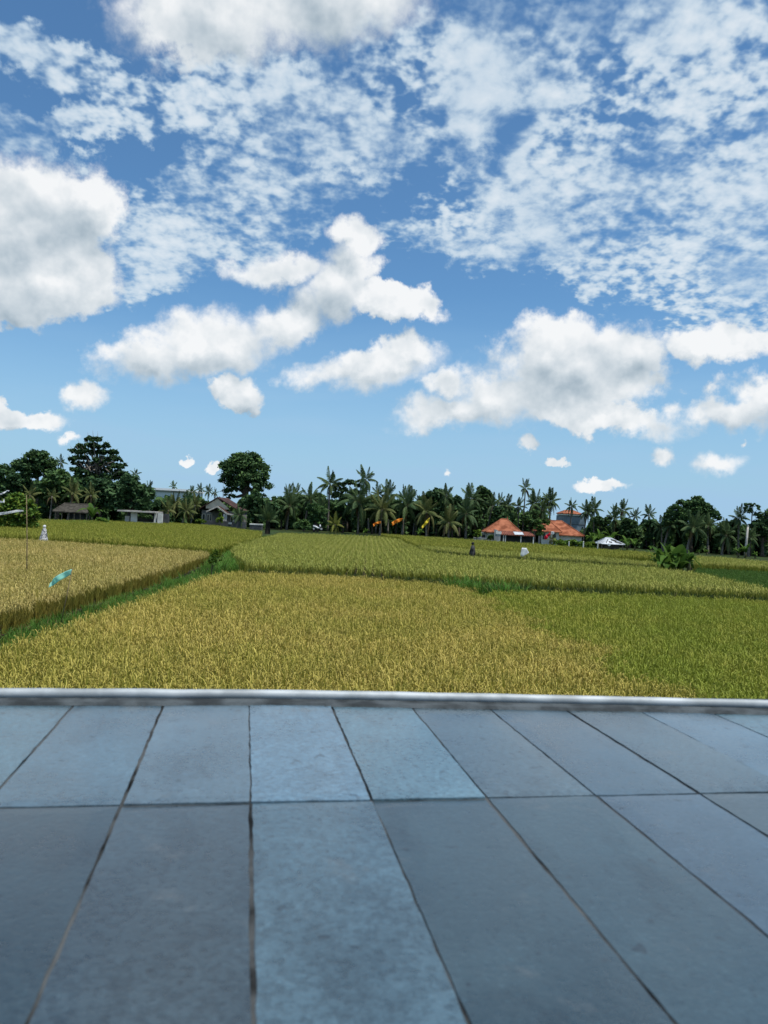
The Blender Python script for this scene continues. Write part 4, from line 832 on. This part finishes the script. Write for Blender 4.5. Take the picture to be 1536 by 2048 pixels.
def palm(px, py, Y, rpx, label, group=None, kind='green', n=16, lean=None, seed=0, base_px=None, trunk_r=0.15, z0=zV, elev=None, dead=1, name='coconut_palm', rs=1.0, tm=None):
    rng = random.Random(seed * 31 + int(px)); c = P(px, py, Y); bx = P(base_px, 1060, Y).x if base_px else c.x - 0.02 * 0 - rng.uniform(-.6, .6) - 0.3
    o = thing(name, label, 'palm', (bx, Y, z0), 0, group); hgt = c.z - z0; dx = c.x - bx
    mb = MB(); pts = [Vector((dx * (t ** 1.5), 0.15 * math.sin(t * 3), hgt * t - (0.1 if t == 0 else 0))) for t in [k / 8 for k in range(9)]]
    mb.tube(pts, [trunk_r * (1.7 if k == 0 else 1.15 - 0.35 * k / 8) for k in range(9)], 9); build(mb, 'trunk', tm or palmbark, o, True)
    s = rs * rpx / F * Y / 4.2; a0 = rng.uniform(0, 6.28)
    for i in range(n):
        t = i / (n - 1); lib = FR[kind]
        el = (elev or (1.15, -0.75)); e = el[0] + (el[1] - el[0]) * t + rng.uniform(-.15, .15)
        me = lib[min(5, max(0, int((1 - (e + 0.75) / 2.0) * 6)))]
        if dead and i >= n - dead: me = FR['brown'][i % 2]
        f = link('frond', me, o); f.location = (dx, 0.15 * math.sin(3), hgt - 0.05)
        f.rotation_euler = Euler((rng.uniform(-.3, .3), -e * 0.72, a0 + i * 2.39996 + rng.uniform(-.25, .25)), 'XYZ')
        f.scale = (s * rng.uniform(0.85, 1.12),) * 3
    return o
g1 = 'palms in the belt around the orange flags'; g2 = 'palms standing behind the orange-roofed houses'; g3 = 'palms behind the tin-roofed hut'; g4 = 'palms under the great lobed tree'; g5 = 'far palms beside the factory'; g6 = 'palms under the left grove'
PALMS = [
 (660, 969, 137, 27, 'tall coconut palm with open crown standing left of the feathery tree', None, 'green', 15, 655, 0),
 (731, 960, 138, 25, 'tall coconut palm with open crown standing right of the feathery tree', None, 'green', 15, 737, 0),
 (1051, 977, 131, 20, 'tall thin palm with ragged wind-bent crown behind the orange pavilion', None, 'green', 10, 1046, 2),
 (718, 1005, 127, 40, 'big dark coconut palm with forked trunks near the first orange flag', None, 'green', 20, 716, 1),
 (764, 1019, 124, 36, 'olive coconut palm directly behind the first orange flag', None, 'olive', 18, 760, 2),
 (814, 1012, 126, 34, 'coconut palm behind the second orange flag', None, 'green', 20, 804, 1),
 (853, 1024, 123, 30, 'olive young palm directly behind the yellow flag', None, 'olive', 18, 853, 2),
 (897, 1045, 121, 28, 'low olive palm with browned fronds right of the yellow flag', None, 'olive', 18, 898, 3),
 (670, 1049, 121, 20, 'short yellow-green palm in front of the dark trunks', None, 'yellow', 14, 671, 0),
 (580, 1012, 131, 28, 'drooping dark palm nearest the great round tree, above the dark bush', g1, 'green', 18, None, 1), (577, 990, 140, 20, 'palm tip left of the twin palm tips above the dark bush', g1, 'green', 14, None, 0), (592, 988, 142, 20, 'right one of the twin palm tips above the dark bush', g1, 'green', 14, None, 0), (620, 1000, 131, 26, 'dark arching palm above the parked scooter', g1, 'green', 18, None, 1), (640, 1018, 128, 24, 'low dark palm between the scooter and the short yellow-green palm', g1, 'green', 16, None, 1),
 (757, 990, 138, 20, 'smaller skyline palm between the tall open palm and the flags', g1, 'green', 14, None, 0), (777, 990, 137, 25, 'upright skyline palm just above the first orange flag', g1, 'green', 15, None, 0), (812, 998, 138, 22, 'skyline palm above the second orange flag', g1, 'green', 14, None, 0), (838, 1003, 140, 12, 'tiny slim palm left of the round dense tree', g1, 'green', 12, None, 0),
 (893, 992, 136, 20, 'palm against the right side of the round dense tree', g1, 'green', 14, None, 0), (943, 998, 132, 28, 'star-shaped palm left of the upright leafy tree', g1, 'green', 18, None, 1), (932, 1028, 125, 30, 'low wide palm above the round yellow-green shrub', g1, 'green', 18, None, 1), (985, 1012, 133, 22, 'dark palm right of the upright leafy tree', g1, 'green', 16, None, 0),
 (1000, 1003, 137, 16, 'slim palm tip above the left slope of the orange pavilion', g2, 'green', 13, None, 0), (1014, 1012, 133, 22, 'dark palm above the ridge of the orange pavilion', g2, 'green', 17, None, 0), (1037, 1013, 134, 19, 'dark palm just left of the tall ragged palm trunk', g2, 'green', 15, None, 1), (1070, 1008, 134, 27, 'left one of the two bushy palms right of the tall ragged palm', g2, 'green', 22, None, 0), (1101, 1004, 134, 28, 'right one of the two bushy palms right of the tall ragged palm', g2, 'green', 22, None, 1), (1085, 1020, 132, 24, 'lower palm under the two bushy palms behind the garden tree', g2, 'green', 18, None, 1),
 (1143, 1013, 142, 16, 'slim palm standing against the tall blue-grey building', None, 'green', 13, 1141, 0),
 (1175, 1024, 131, 20, 'palm at the right corner of the tall blue-grey building', g3, 'green', 18, None, 0), (1189, 1019, 131, 20, 'taller palm overlapping the one at the blue-grey building corner', g3, 'green', 16, None, 0), (1230, 1022, 133, 13, 'slim distant palm above the tin roof', g3, 'green', 12, None, 0), (1246, 1021, 130, 19, 'palm with hanging pale fronds right of the slim one above the tin roof', g3, 'green', 15, None, 1), (1228, 1037, 128, 20, 'lower palm filling behind the tin roof', g3, 'green', 16, None, 1), (1270, 1033, 129, 15, 'small skyline palm between the tin hut and the upright skyline palm', g3, 'green', 14, None, 0), (1298, 1030, 127, 17, 'upright skyline palm left of the great lobed tree', g3, 'green', 14, None, 0),
 (1323, 1056, 117, 20, 'dark palm under the left edge of the great lobed tree', g4, 'green', 16, None, 1), (1341, 1051, 116, 24, 'dark palm just behind the banana clump', g4, 'green', 18, None, 1), (1388, 1056, 112, 30, 'palm with slanted trunk under the middle of the great lobed tree', g4, 'green', 18, 1376, 2), (1416, 1052, 113, 22, 'palm under the right part of the great lobed tree', g4, 'green', 16, None, 1), (1453, 1070, 110, 28, 'low palm with hanging fronds right of the great lobed tree', g4, 'green', 18, None, 1),
 (1478, 1037, 113, 22, 'palm between the great lobed tree and the utility pole', None, 'green', 16, None, 0), (1500, 1075, 109, 22, 'low palm behind the leaning utility pole', g4, 'green', 16, None, 1),
 (347, 973, 240, 10, 'distant palm tip above the factory roof', g5, 'green', 12, None, 0), (384, 984, 200, 12, 'distant palm just right of the factory hall', g5, 'green', 14, None, 0), (401, 979, 215, 11, 'distant palm left of the antenna, tallest of the row', g5, 'green', 13, None, 0), (417, 983, 205, 12, 'distant palm between the tallest of the row and the antenna', g5, 'green', 14, None, 0), (430, 986, 205, 9, 'small distant palm touching the antenna', g5, 'green', 12, None, 0), (372, 998, 160, 15, 'palm in front of the right end of the factory hall', g5, 'green', 15, None, 0),
 (350, 1008, 130, 20, 'shaggy palm right of the white shed', None, 'olive', 18, None, 2), (336, 1020, 119, 20, 'low palm with hanging fronds touching the white shed', None, 'olive', 16, None, 2), (372, 1022, 123, 22, 'low olive palm left of the gable house', None, 'olive', 18, None, 1), (390, 1010, 128, 18, 'bushy palm above the left eave of the gable house', None, 'olive', 16, None, 0),
 (146, 986, 112, 24, 'tan-fronded palm rising behind the thatched shed', None, 'olive', 16, None, 4), (104, 992, 111, 17, 'small palm with orange trunk left of the thatched shed', None, 'olive', 12, 98, 3), (182, 990, 110, 20, 'olive palm over the right end of the thatched shed', g6, 'olive', 15, None, 2), (122, 925, 127, 13, 'slim palm tip showing between the rounded dark tree and the tiered tree', None, 'green', 12, None, 0), (271, 948, 124, 12, 'small palm crown on the right shoulder of the left grove', None, 'green', 11, None, 0), (298, 976, 122, 14, 'ragged palm at the right edge of the left grove', None, 'green', 11, None, 2), (60, 990, 113, 20, 'olive palm behind the leafy light green bush', g6, 'olive', 14, None, 2),
 (478, 1030, 124, 20, 'dark palm hiding the right end of the gable house', None, 'green', 16, None, 0), (1103, 1079, 109, 12, 'dwarf palm by the red flag', None, 'olive', 11, 1103, 1),
]
GL = {g1: 'dark coconut palm in the dense belt behind the orange and yellow flags', g2: 'dark coconut palm crowded behind the orange-roofed houses', g3: 'coconut palm on the skyline behind the tin-roofed hut', g4: 'dark coconut palm in the shade below the great lobed tree', g5: 'distant palm on the skyline beside the factory hall', g6: 'olive understorey palm below the left grove'}
for i, (px, py, Y, r_, lab, grp, kd, n, bp, dead) in enumerate(PALMS):
    palm(px, py, Y, r_, lab or GL[grp], grp, kd, n, seed=i, base_px=bp, dead=dead, trunk_r=0.12 if r_ < 22 else 0.16, rs=(1.12 if py < 982 and px > 500 else (0.98 if grp == g2 else 1.12)))
# lone dwarf palm in the paddy
palm(536, 1042, 103, 24, 'lone dwarf palm with thick dark trunk standing on the paddy path', None, 'green', 15, seed=91, base_px=535, trunk_r=0.34, z0=0.35, elev=(1.4, 0.35), dead=0, name='dwarf_palm', tm=surf('fibrous_trunk', (0.02, 0.018, 0.014), 0.95, 0.4, 6.0), rs=1.25)

# ------------------------------------------------------------------ banana plants
B_leaf = foliage('banana_leaf', (0.055, 0.12, 0.022), (0.10, 0.18, 0.03), 0.35); B_stem = surf('banana_stem', (0.12, 0.11, 0.05), 0.7)
def banana_leaf(l, w, droop, seed):
    rng = random.Random(seed); mb = MB(); n = 8; pts = []
    for k in range(n + 1):
        t = k / n; pts.append(Vector((l * (0.30 + 0.25 * droop) * t * 1.6, 0, l * (0.95 * t - (0.25 + 0.75 * droop) * t ** 2.4))))
    for k in range(n):
        a, b = pts[k], pts[k + 1]; wa = w * math.sin(math.pi * min(1, 0.05 + 0.93 * k / n)) ** 0.6; wb = w * math.sin(math.pi * min(0.995, 0.05 + 0.93 * (k + 1) / n)) ** 0.6
        for s in (-1, 1):
            up = Vector((0, 0, 0.18)); j = rng.uniform(0.82, 1.05)
            q = [a, b, b + (Vector((0, s, 0)) + up) * wb * 0.5 * j, a + (Vector((0, s, 0)) + up) * wa * 0.5 * j]
            mb.quad(*(q if s > 0 else q[::-1]))
    return mb.mesh('leaf', B_leaf)
BL = [banana_leaf(1.9, 0.55, d, 300 + i) for i, d in enumerate((0.05, 0.3, 0.6, 1.0))]
def banana(px, Y, z0, top_py, label, group=None, n=8, seed=0, sc=1.0, stem=0.9):
    rng = random.Random(seed); q = P(px, 1080, Y); o = thing('banana_plant', label, 'banana plant', (q.x, Y, z0), 0, group)
    H = P(px, top_py, Y).z - z0; st = max(0.35, H * 0.42) * stem
    mb = MB(); mb.tube([(0, 0, -.05), (0.02, 0, st * .6), (0.03, 0, st * 1.05)], [0.15 * sc, 0.12 * sc, 0.06 * sc], 9); build(mb, 'stem', B_stem, o, True)
    k = max(0.3, (H - st) / 1.45)
    for i in range(n):
        f = link('leaf', BL[min(3, i * 4 // n)], o); f.location = (0.03, 0, st * (0.98 - 0.12 * i / n)); f.scale = (k * rng.uniform(0.85, 1.1),) * 3
        f.rotation_euler = (rng.uniform(-.2, .2), rng.uniform(-.45, .05), i * 2.4 + rng.uniform(-.4, .4))
    return o
BY = G(1345, 1137, zF5 + 0.5).y
gb = 'banana plants in the clump on the bund'
for i, (px, dy, tp) in enumerate(((1322, 0, 1096), (1332, 0.8, 1090), (1341, -0.3, 1085), (1350, 0.5, 1089), (1358, 0, 1092), (1367, 0.7, 1095), (1327, -0.9, 1106), (1347, -1.1, 1104), (1362, -0.9, 1106))):
    banana(px, BY + dy, 0.42, tp, 'banana plant packed in the leafy clump at the end of the bund', gb, 9, 400 + i, stem=0.55)
banana(1380, BY - 0.8, 0.42, 1100, 'banana plant with bare dark stem on the right flank of the clump', None, 7, 420, stem=1.35)
for i, (px, Y, tp, lab) in enumerate(((1415, 108, 1097, 'small banana plant just right of the leafy clump, against dark trees'), (1398, 107, 1098, 'lower banana plant showing above the right flank of the clump'), (1492, 102, 1085, 'banana plant with spread leaves at the foot of the utility pole'), (1478, 103, 1092, 'small banana plant left of the utility pole'), (1512, 102, 1102, 'low banana plant right of the utility pole'),
    (182, 103, 1005, 'banana plant with upright yellow leaf beside the thatched shed'), (1302, 106, 1090, 'banana plant left of the clump, beside the tin-roofed hut'), (1270, 107, 1075, 'tall banana plant right of the tin-roofed hut'), (1255, 112, 1068, 'banana plant rising behind the tin-roofed hut'), (1200, 118, 1058, 'banana plant behind the hedge end'), (1222, 118, 1056, 'broad banana plant behind the tin roof'), (1185, 119, 1060, 'banana plant between the L-shaped house and the hedge'), (730, 121, 1055, 'banana plant low among trunks left of the first orange flag'), (838, 121, 1055, 'banana plant low among trunks left of the yellow flag'))):
    banana(px, Y, zV, tp, lab, None, 8, 440 + i)

# ------------------------------------------------------------------ flags, scarecrows and small things
def cloth_mat(name, c, tr=0.35): return surf(name, c, 0.6, 0.12, 3.0, translucent=tr, spec=0.2)
bamboo = surf('bamboo', (0.20, 0.155, 0.09), 0.7, 0.3, 5.0)
def cloth(parent, top, bot, Y, mat, ripple, name='cloth', seg=14, rows=5, ox=None):
    rng = random.Random(int(top[0][0] * 7)); ph = rng.uniform(0, 6); base = parent.location
    def along(pl, t):
        f = t * (len(pl) - 1); k = min(int(f), len(pl) - 2); f -= k; return (pl[k][0] + (pl[k + 1][0] - pl[k][0]) * f, pl[k][1] + (pl[k + 1][1] - pl[k][1]) * f)
    vs = []; fs = []
    for i in range(seg + 1):
        a = along(top, i / seg); b = along(bot, i / seg)
        for j in range(rows + 1):
            s = j / rows; q = P(a[0] + (b[0] - a[0]) * s, a[1] + (b[1] - a[1]) * s, Y)
            q.y += ripple * math.sin(ph + i * 0.9 + s * 1.3) * (0.25 + i / seg); vs.append(tuple(q - base))
    for i in range(seg):
        for j in range(rows):
            k = i * (rows + 1) + j; fs.append((k, k + 1, k + rows + 2, k + rows + 1))
    me = bpy.data.meshes.new(name); me.from_pydata(vs, [], fs); me.materials.append(mat)
    o = link(name, me, parent, True); md = o.modifiers.new('t', 'SOLIDIFY'); md.thickness = 0.006; return o
def flag(label, Y, z0, pole_top, pole_bot_px, top, bot, mat, ripple, r=0.018, name='field_flag'):
    a = P(pole_top[0], pole_top[1], Y); b = Vector((P(pole_bot_px, 1100, Y).x, Y, z0))
    o = thing(name, label, 'flag', tuple(b)); mb = MB(); e = a - b
    mb.tube([(0, 0, -0.1), e * 0.5 + Vector((0.01, 0, 0)), e], [r * 1.2, r, r * 0.7], 7); build(mb, 'pole', bamboo, o, True)
    cloth(o, top, bot, Y, mat, ripple); return o
flag('torn teal flag streaming from a short stick in the tan rice', 20.5, zF3, (145, 1136), 127, [(144, 1138), (132, 1142), (118, 1149), (106, 1158), (100, 1166)], [(142, 1149), (133, 1154), (122, 1160), (110, 1168), (99, 1175)], cloth_mat('teal_plastic', (0.52, 0.92, 0.80), 0.6), 0.05, 0.012)
orange = cloth_mat('orange_cloth', (0.85, 0.30, 0.03)); yellowc = cloth_mat('yellow_cloth', (0.85, 0.68, 0.06)); whitec = cloth_mat('white_cloth', (0.88, 0.90, 0.92), 0.5); redc = cloth_mat('red_cloth', (0.70, 0.03, 0.06))
flag('drooping orange flag, the first beside the big forked palm', 104, zF7, (762, 1042), 763, [(761.5, 1042.5), (755, 1043.5), (749, 1046), (746, 1048.5)], [(761.5, 1047), (756, 1047.5), (751, 1049.5), (747, 1054)], orange, 0.12)
flag('larger orange flag, between the first orange flag and the yellow flag', 102, zF7, (806, 1036), 807, [(805.5, 1036.5), (797, 1037.5), (789, 1041), (783, 1045)], [(804, 1040.5), (799, 1044), (791, 1047), (785, 1052)], orange, 0.12)
flag('yellow flag slanting on its stick before the palms', 96, zF7, (859.5, 1034), 854, [(859.5, 1035), (853, 1040), (849.5, 1045), (843, 1053.5)], [(859, 1038), (857, 1044), (852, 1050), (844, 1057.5)], yellowc, 0.1)
flag('white plastic flag standing in the pale rice', 54, zF5, (1050, 1114), 1049, [(1043.5, 1095.5), (1048, 1095.6), (1053, 1096), (1055.5, 1100.5), (1058, 1105)], [(1040.5, 1111), (1042.5, 1112.2), (1045, 1113.5), (1051, 1110), (1057.5, 1106)], whitec, 0.02)
flag('red flag with pale tip beside the orange L-shaped house', 103, zF7, (1103, 1063), 1098, [(1100, 1065), (1095, 1068), (1091, 1071), (1088.5, 1074)], [(1101, 1069), (1097, 1074), (1094, 1078), (1090, 1079.5)], redc, 0.1)
flag('small white flag next to the red flag', 103.4, zF7, (1106, 1062), 1102, [(1101.5, 1063.5), (1105, 1062.5), (1108.5, 1064)], [(1103, 1068), (1106, 1070), (1108.5, 1067.5)], whitec, 0.05)
flag('small white flag drooping in front of the tin-roofed hut', 98, zF7, (1218, 1086), 1218, [(1214.5, 1088), (1218, 1086.5), (1222.5, 1087.5)], [(1216, 1091), (1218.5, 1093), (1221, 1091)], whitec, 0.05)
# tall bamboo stick with white streamers by the bush
Y = 29.0; b = Vector((P(55.5, 1140, Y).x, Y, zF3)); o = thing('streamer_stick', 'tall bamboo stick with long white plastic streamer in the tan rice', 'stick', tuple(b))
e = P(53, 990, Y) - b; mb = MB(); mb.tube([(0, 0, -.1), e * 0.5 + Vector((0.02, 0, 0)), e], [0.024, 0.02, 0.013], 7); build(mb, 'pole', bamboo, o, True)
cloth(o, [(47, 1020.5), (34, 1019.5), (18, 1023), (-8, 1026), (-40, 1034)], [(47, 1023), (34, 1024.5), (18, 1027.5), (-8, 1031.5), (-40, 1039)], Y, whitec, 0.03, 'streamer')
mb = MB(); mb.tube([e * 0.79, P(20, 1025, Y) - b], [0.004, 0.004], 5); build(mb, 'string', bamboo, o)
Y = 30.0; b = Vector((P(-40, 1140, Y).x, Y, zF3)); o = thing('streamer_stick', 'white bent streamers tied to a stick left of the bush', 'stick', tuple(b))
e = P(-36, 975, Y) - b; mb = MB(); mb.tube([(0, 0, -.1), e], [0.022, 0.014], 7); build(mb, 'pole', bamboo, o, True)
cloth(o, [(19, 981), (14, 980), (8, 984), (2, 987), (-36, 990)], [(18, 983), (14, 982.5), (9, 987), (3, 989.5), (-36, 993)], Y, whitec, 0.03, 'streamer')
cloth(o, [(8, 997), (9.5, 1005), (2, 1006), (-36, 1004)], [(6.5, 1000), (6, 1003), (2, 1002), (-36, 1001)], Y, whitec, 0.02, 'streamer')
# scarecrows
def scarecrow(label, px, Y, z0, top_py, headmat, clothmat, skirt):
    q = P(px, 1090, Y); o = thing('scarecrow', label, 'scarecrow', (q.x, Y, z0)); H = P(px, top_py, Y).z - z0; rng = random.Random(int(px))
    mb = MB(); mb.tube([(0, 0, -.1), (0.02, 0, H * 0.96)], [0.035, 0.03], 7); build(mb, 'pole', bamboo, o)
    mb = MB(); zs = [0.0, 0.03, 0.09, 0.14, 0.16]; mb.tube([(0.02, 0, H - 0.2 + z * 1.2) for z in zs], [0.06, 0.10, 0.11, 0.08, 0.03], 10); build(mb, 'head', headmat, o, True)
    n = 16; prof = [(H - 0.22, 0.07), (H - 0.35, 0.15), (H - 0.6, 0.17), (H - 0.95, 0.25 * skirt), (max(0.3, H - 1.5), 0.38 * skirt)]; vs = []; fs = []
    for k, (z, r_) in enumerate(prof):
        for j in range(n):
            a = 6.283 * j / n; rr = r_ * (1 + 0.18 * math.sin(5 * a + k) * k / 4); vs.append((0.02 + rr * math.cos(a), rr * math.sin(a), z - 0.05 * math.sin(3 * a) * k / 4))
    for k in range(len(prof) - 1):
        for j in range(n): j2 = (j + 1) % n; fs.append((k * n + j, k * n + j2, (k + 1) * n + j2, (k + 1) * n + j))
    me = bpy.data.meshes.new('coat'); me.from_pydata(vs, [], [f[::-1] for f in fs]); me.materials.append(clothmat); link('coat', me, o, True)
    mb = MB()
    for s in (-1, 1): mb.tube([(0.02, 0, H - 0.33), (0.02 + s * 0.16, 0, H - 0.62), (0.02 + s * 0.2, -.02, H - 0.95)], [0.06, 0.055, 0.045], 8)
    build(mb, 'sleeves', clothmat, o, True)
scarecrow('white-headed scarecrow in long grey-white speckled robe beside the bush', 86.5, f3far[3][1] + 0.4, 0.28, 1049.5, whitec, surf('speckled_robe', (0.10, 0.11, 0.14), 0.9, 0.3, 9.0, second=(0.62, 0.62, 0.62)), 1.0)
scarecrow('black-and-white scarecrow on a post at the dark bund', 945, c2[1][1] + 0.4, 0.38, 1084, surf('black_rag', (0.02, 0.02, 0.025), 0.9), surf('black_white_rag', (0.010, 0.010, 0.014), 0.9, 0.3, 2.5, second=(0.09, 0.09, 0.09)), 0.55)
# white pail lying on a stick
Y = 96.0; q = P(1216, 1110, Y); o = thing('white_bucket', 'white bucket upturned on a stick in the rice below the hut', 'bucket', (q.x, Y, zF7)); H = P(1216, 1107.5, Y).z - zF7
mb = MB(); mb.tube([(0, 0, -.1), (0, 0, H)], [0.025, 0.025], 6); build(mb, 'stick', bamboo, o)
mb = MB(); d = Vector((0.5, -0.2, 0.35)).normalized(); c = Vector((-0.05, 0, H)); mb.tube([c - d * 0.2, c - d * 0.12, c + d * 0.15, c + d * 0.22], [0.14, 0.15, 0.18, 0.185], 14); build(mb, 'pail', surf('white_plastic', (0.8, 0.8, 0.78), 0.4, 0.1), o, True)
mb = MB(); mb.tube([c - d * 0.205, c - d * 0.215], [0.12, 0.12], 12); build(mb, 'mouth', surf('black_rag', (0.02, 0.02, 0.025)), o)
# leaning utility pole
Y = 104.0; b = Vector((P(1489.5, 1118, Y).x, Y, zV)); e = P(1496, 1052.5, Y) - b; o = thing('utility_pole', 'pale concrete utility pole leaning beside banana plants', 'pole', tuple(b))
mb = MB(); mb.tube([(0, 0, -.2), e * 0.5, e], [0.17, 0.15, 0.12], 10); build(mb, 'shaft', surf('concrete', (0.46, 0.44, 0.40), 0.9, 0.15), o, True)
mb = MB(); mb.tube([e - Vector((0, 0, 0.02)), e + Vector((0, 0, 0.12))], [0.14, 0.09], 10); build(mb, 'cap', greyw, o)
# parked scooter at the trees
Y = 119.5; q = P(635, 1060, Y); o = thing('parked_scooter', 'small white and dark scooter parked at the edge of the trees', 'scooter', (q.x, Y, zV + 0.45), 0.35)
blackp = surf('black_rag', (0.02, 0.02, 0.025)); wp = surf('white_paint', (0.75, 0.77, 0.8), 0.3, 0.05)
for s in (-0.62, 0.62):
    mb = MB()
    pts = [(s + 0.24 * math.cos(a), 0, 0.29 + 0.24 * math.sin(a)) for a in [2 * math.pi * k / 18 for k in range(19)]]
    mb.tube(pts, [0.055] * 19, 7, 0, False); wh = build(mb, 'wheel', blackp, o, True); mb = MB(); mb.tube([(s, -.05, .29), (s, .05, .29)], [0.17, 0.17], 12); build(mb, 'rim', greyw, wh)
mb = MB(); mb.tube([(-0.75, 0, 0.72), (-0.35, 0, 0.62), (0.0, 0, 0.42), (0.3, 0, 0.42), (0.42, 0, 0.7), (0.36, 0, 0.98)], [0.12, 0.17, 0.15, 0.12, 0.14, 0.08], 10); build(mb, 'body', wp, o, True)
mb = MB(); mb.tube([(-0.72, 0, 0.83), (-0.3, 0, 0.82), (0.02, 0, 0.78)], [0.1, 0.13, 0.09], 8); build(mb, 'seat', blackp, o, True)
mb = MB(); mb.tube([(0.34, -0.32, 1.05), (0.36, 0, 1.0), (0.34, 0.32, 1.05)], [0.025, 0.04, 0.025], 7); build(mb, 'handlebar', blackp, o, True)
mb = MB(); mb.tube([(0.4, 0, 0.85), (0.62, 0, 0.29)], [0.045, 0.035], 7); build(mb, 'fork', greyw, o, True)
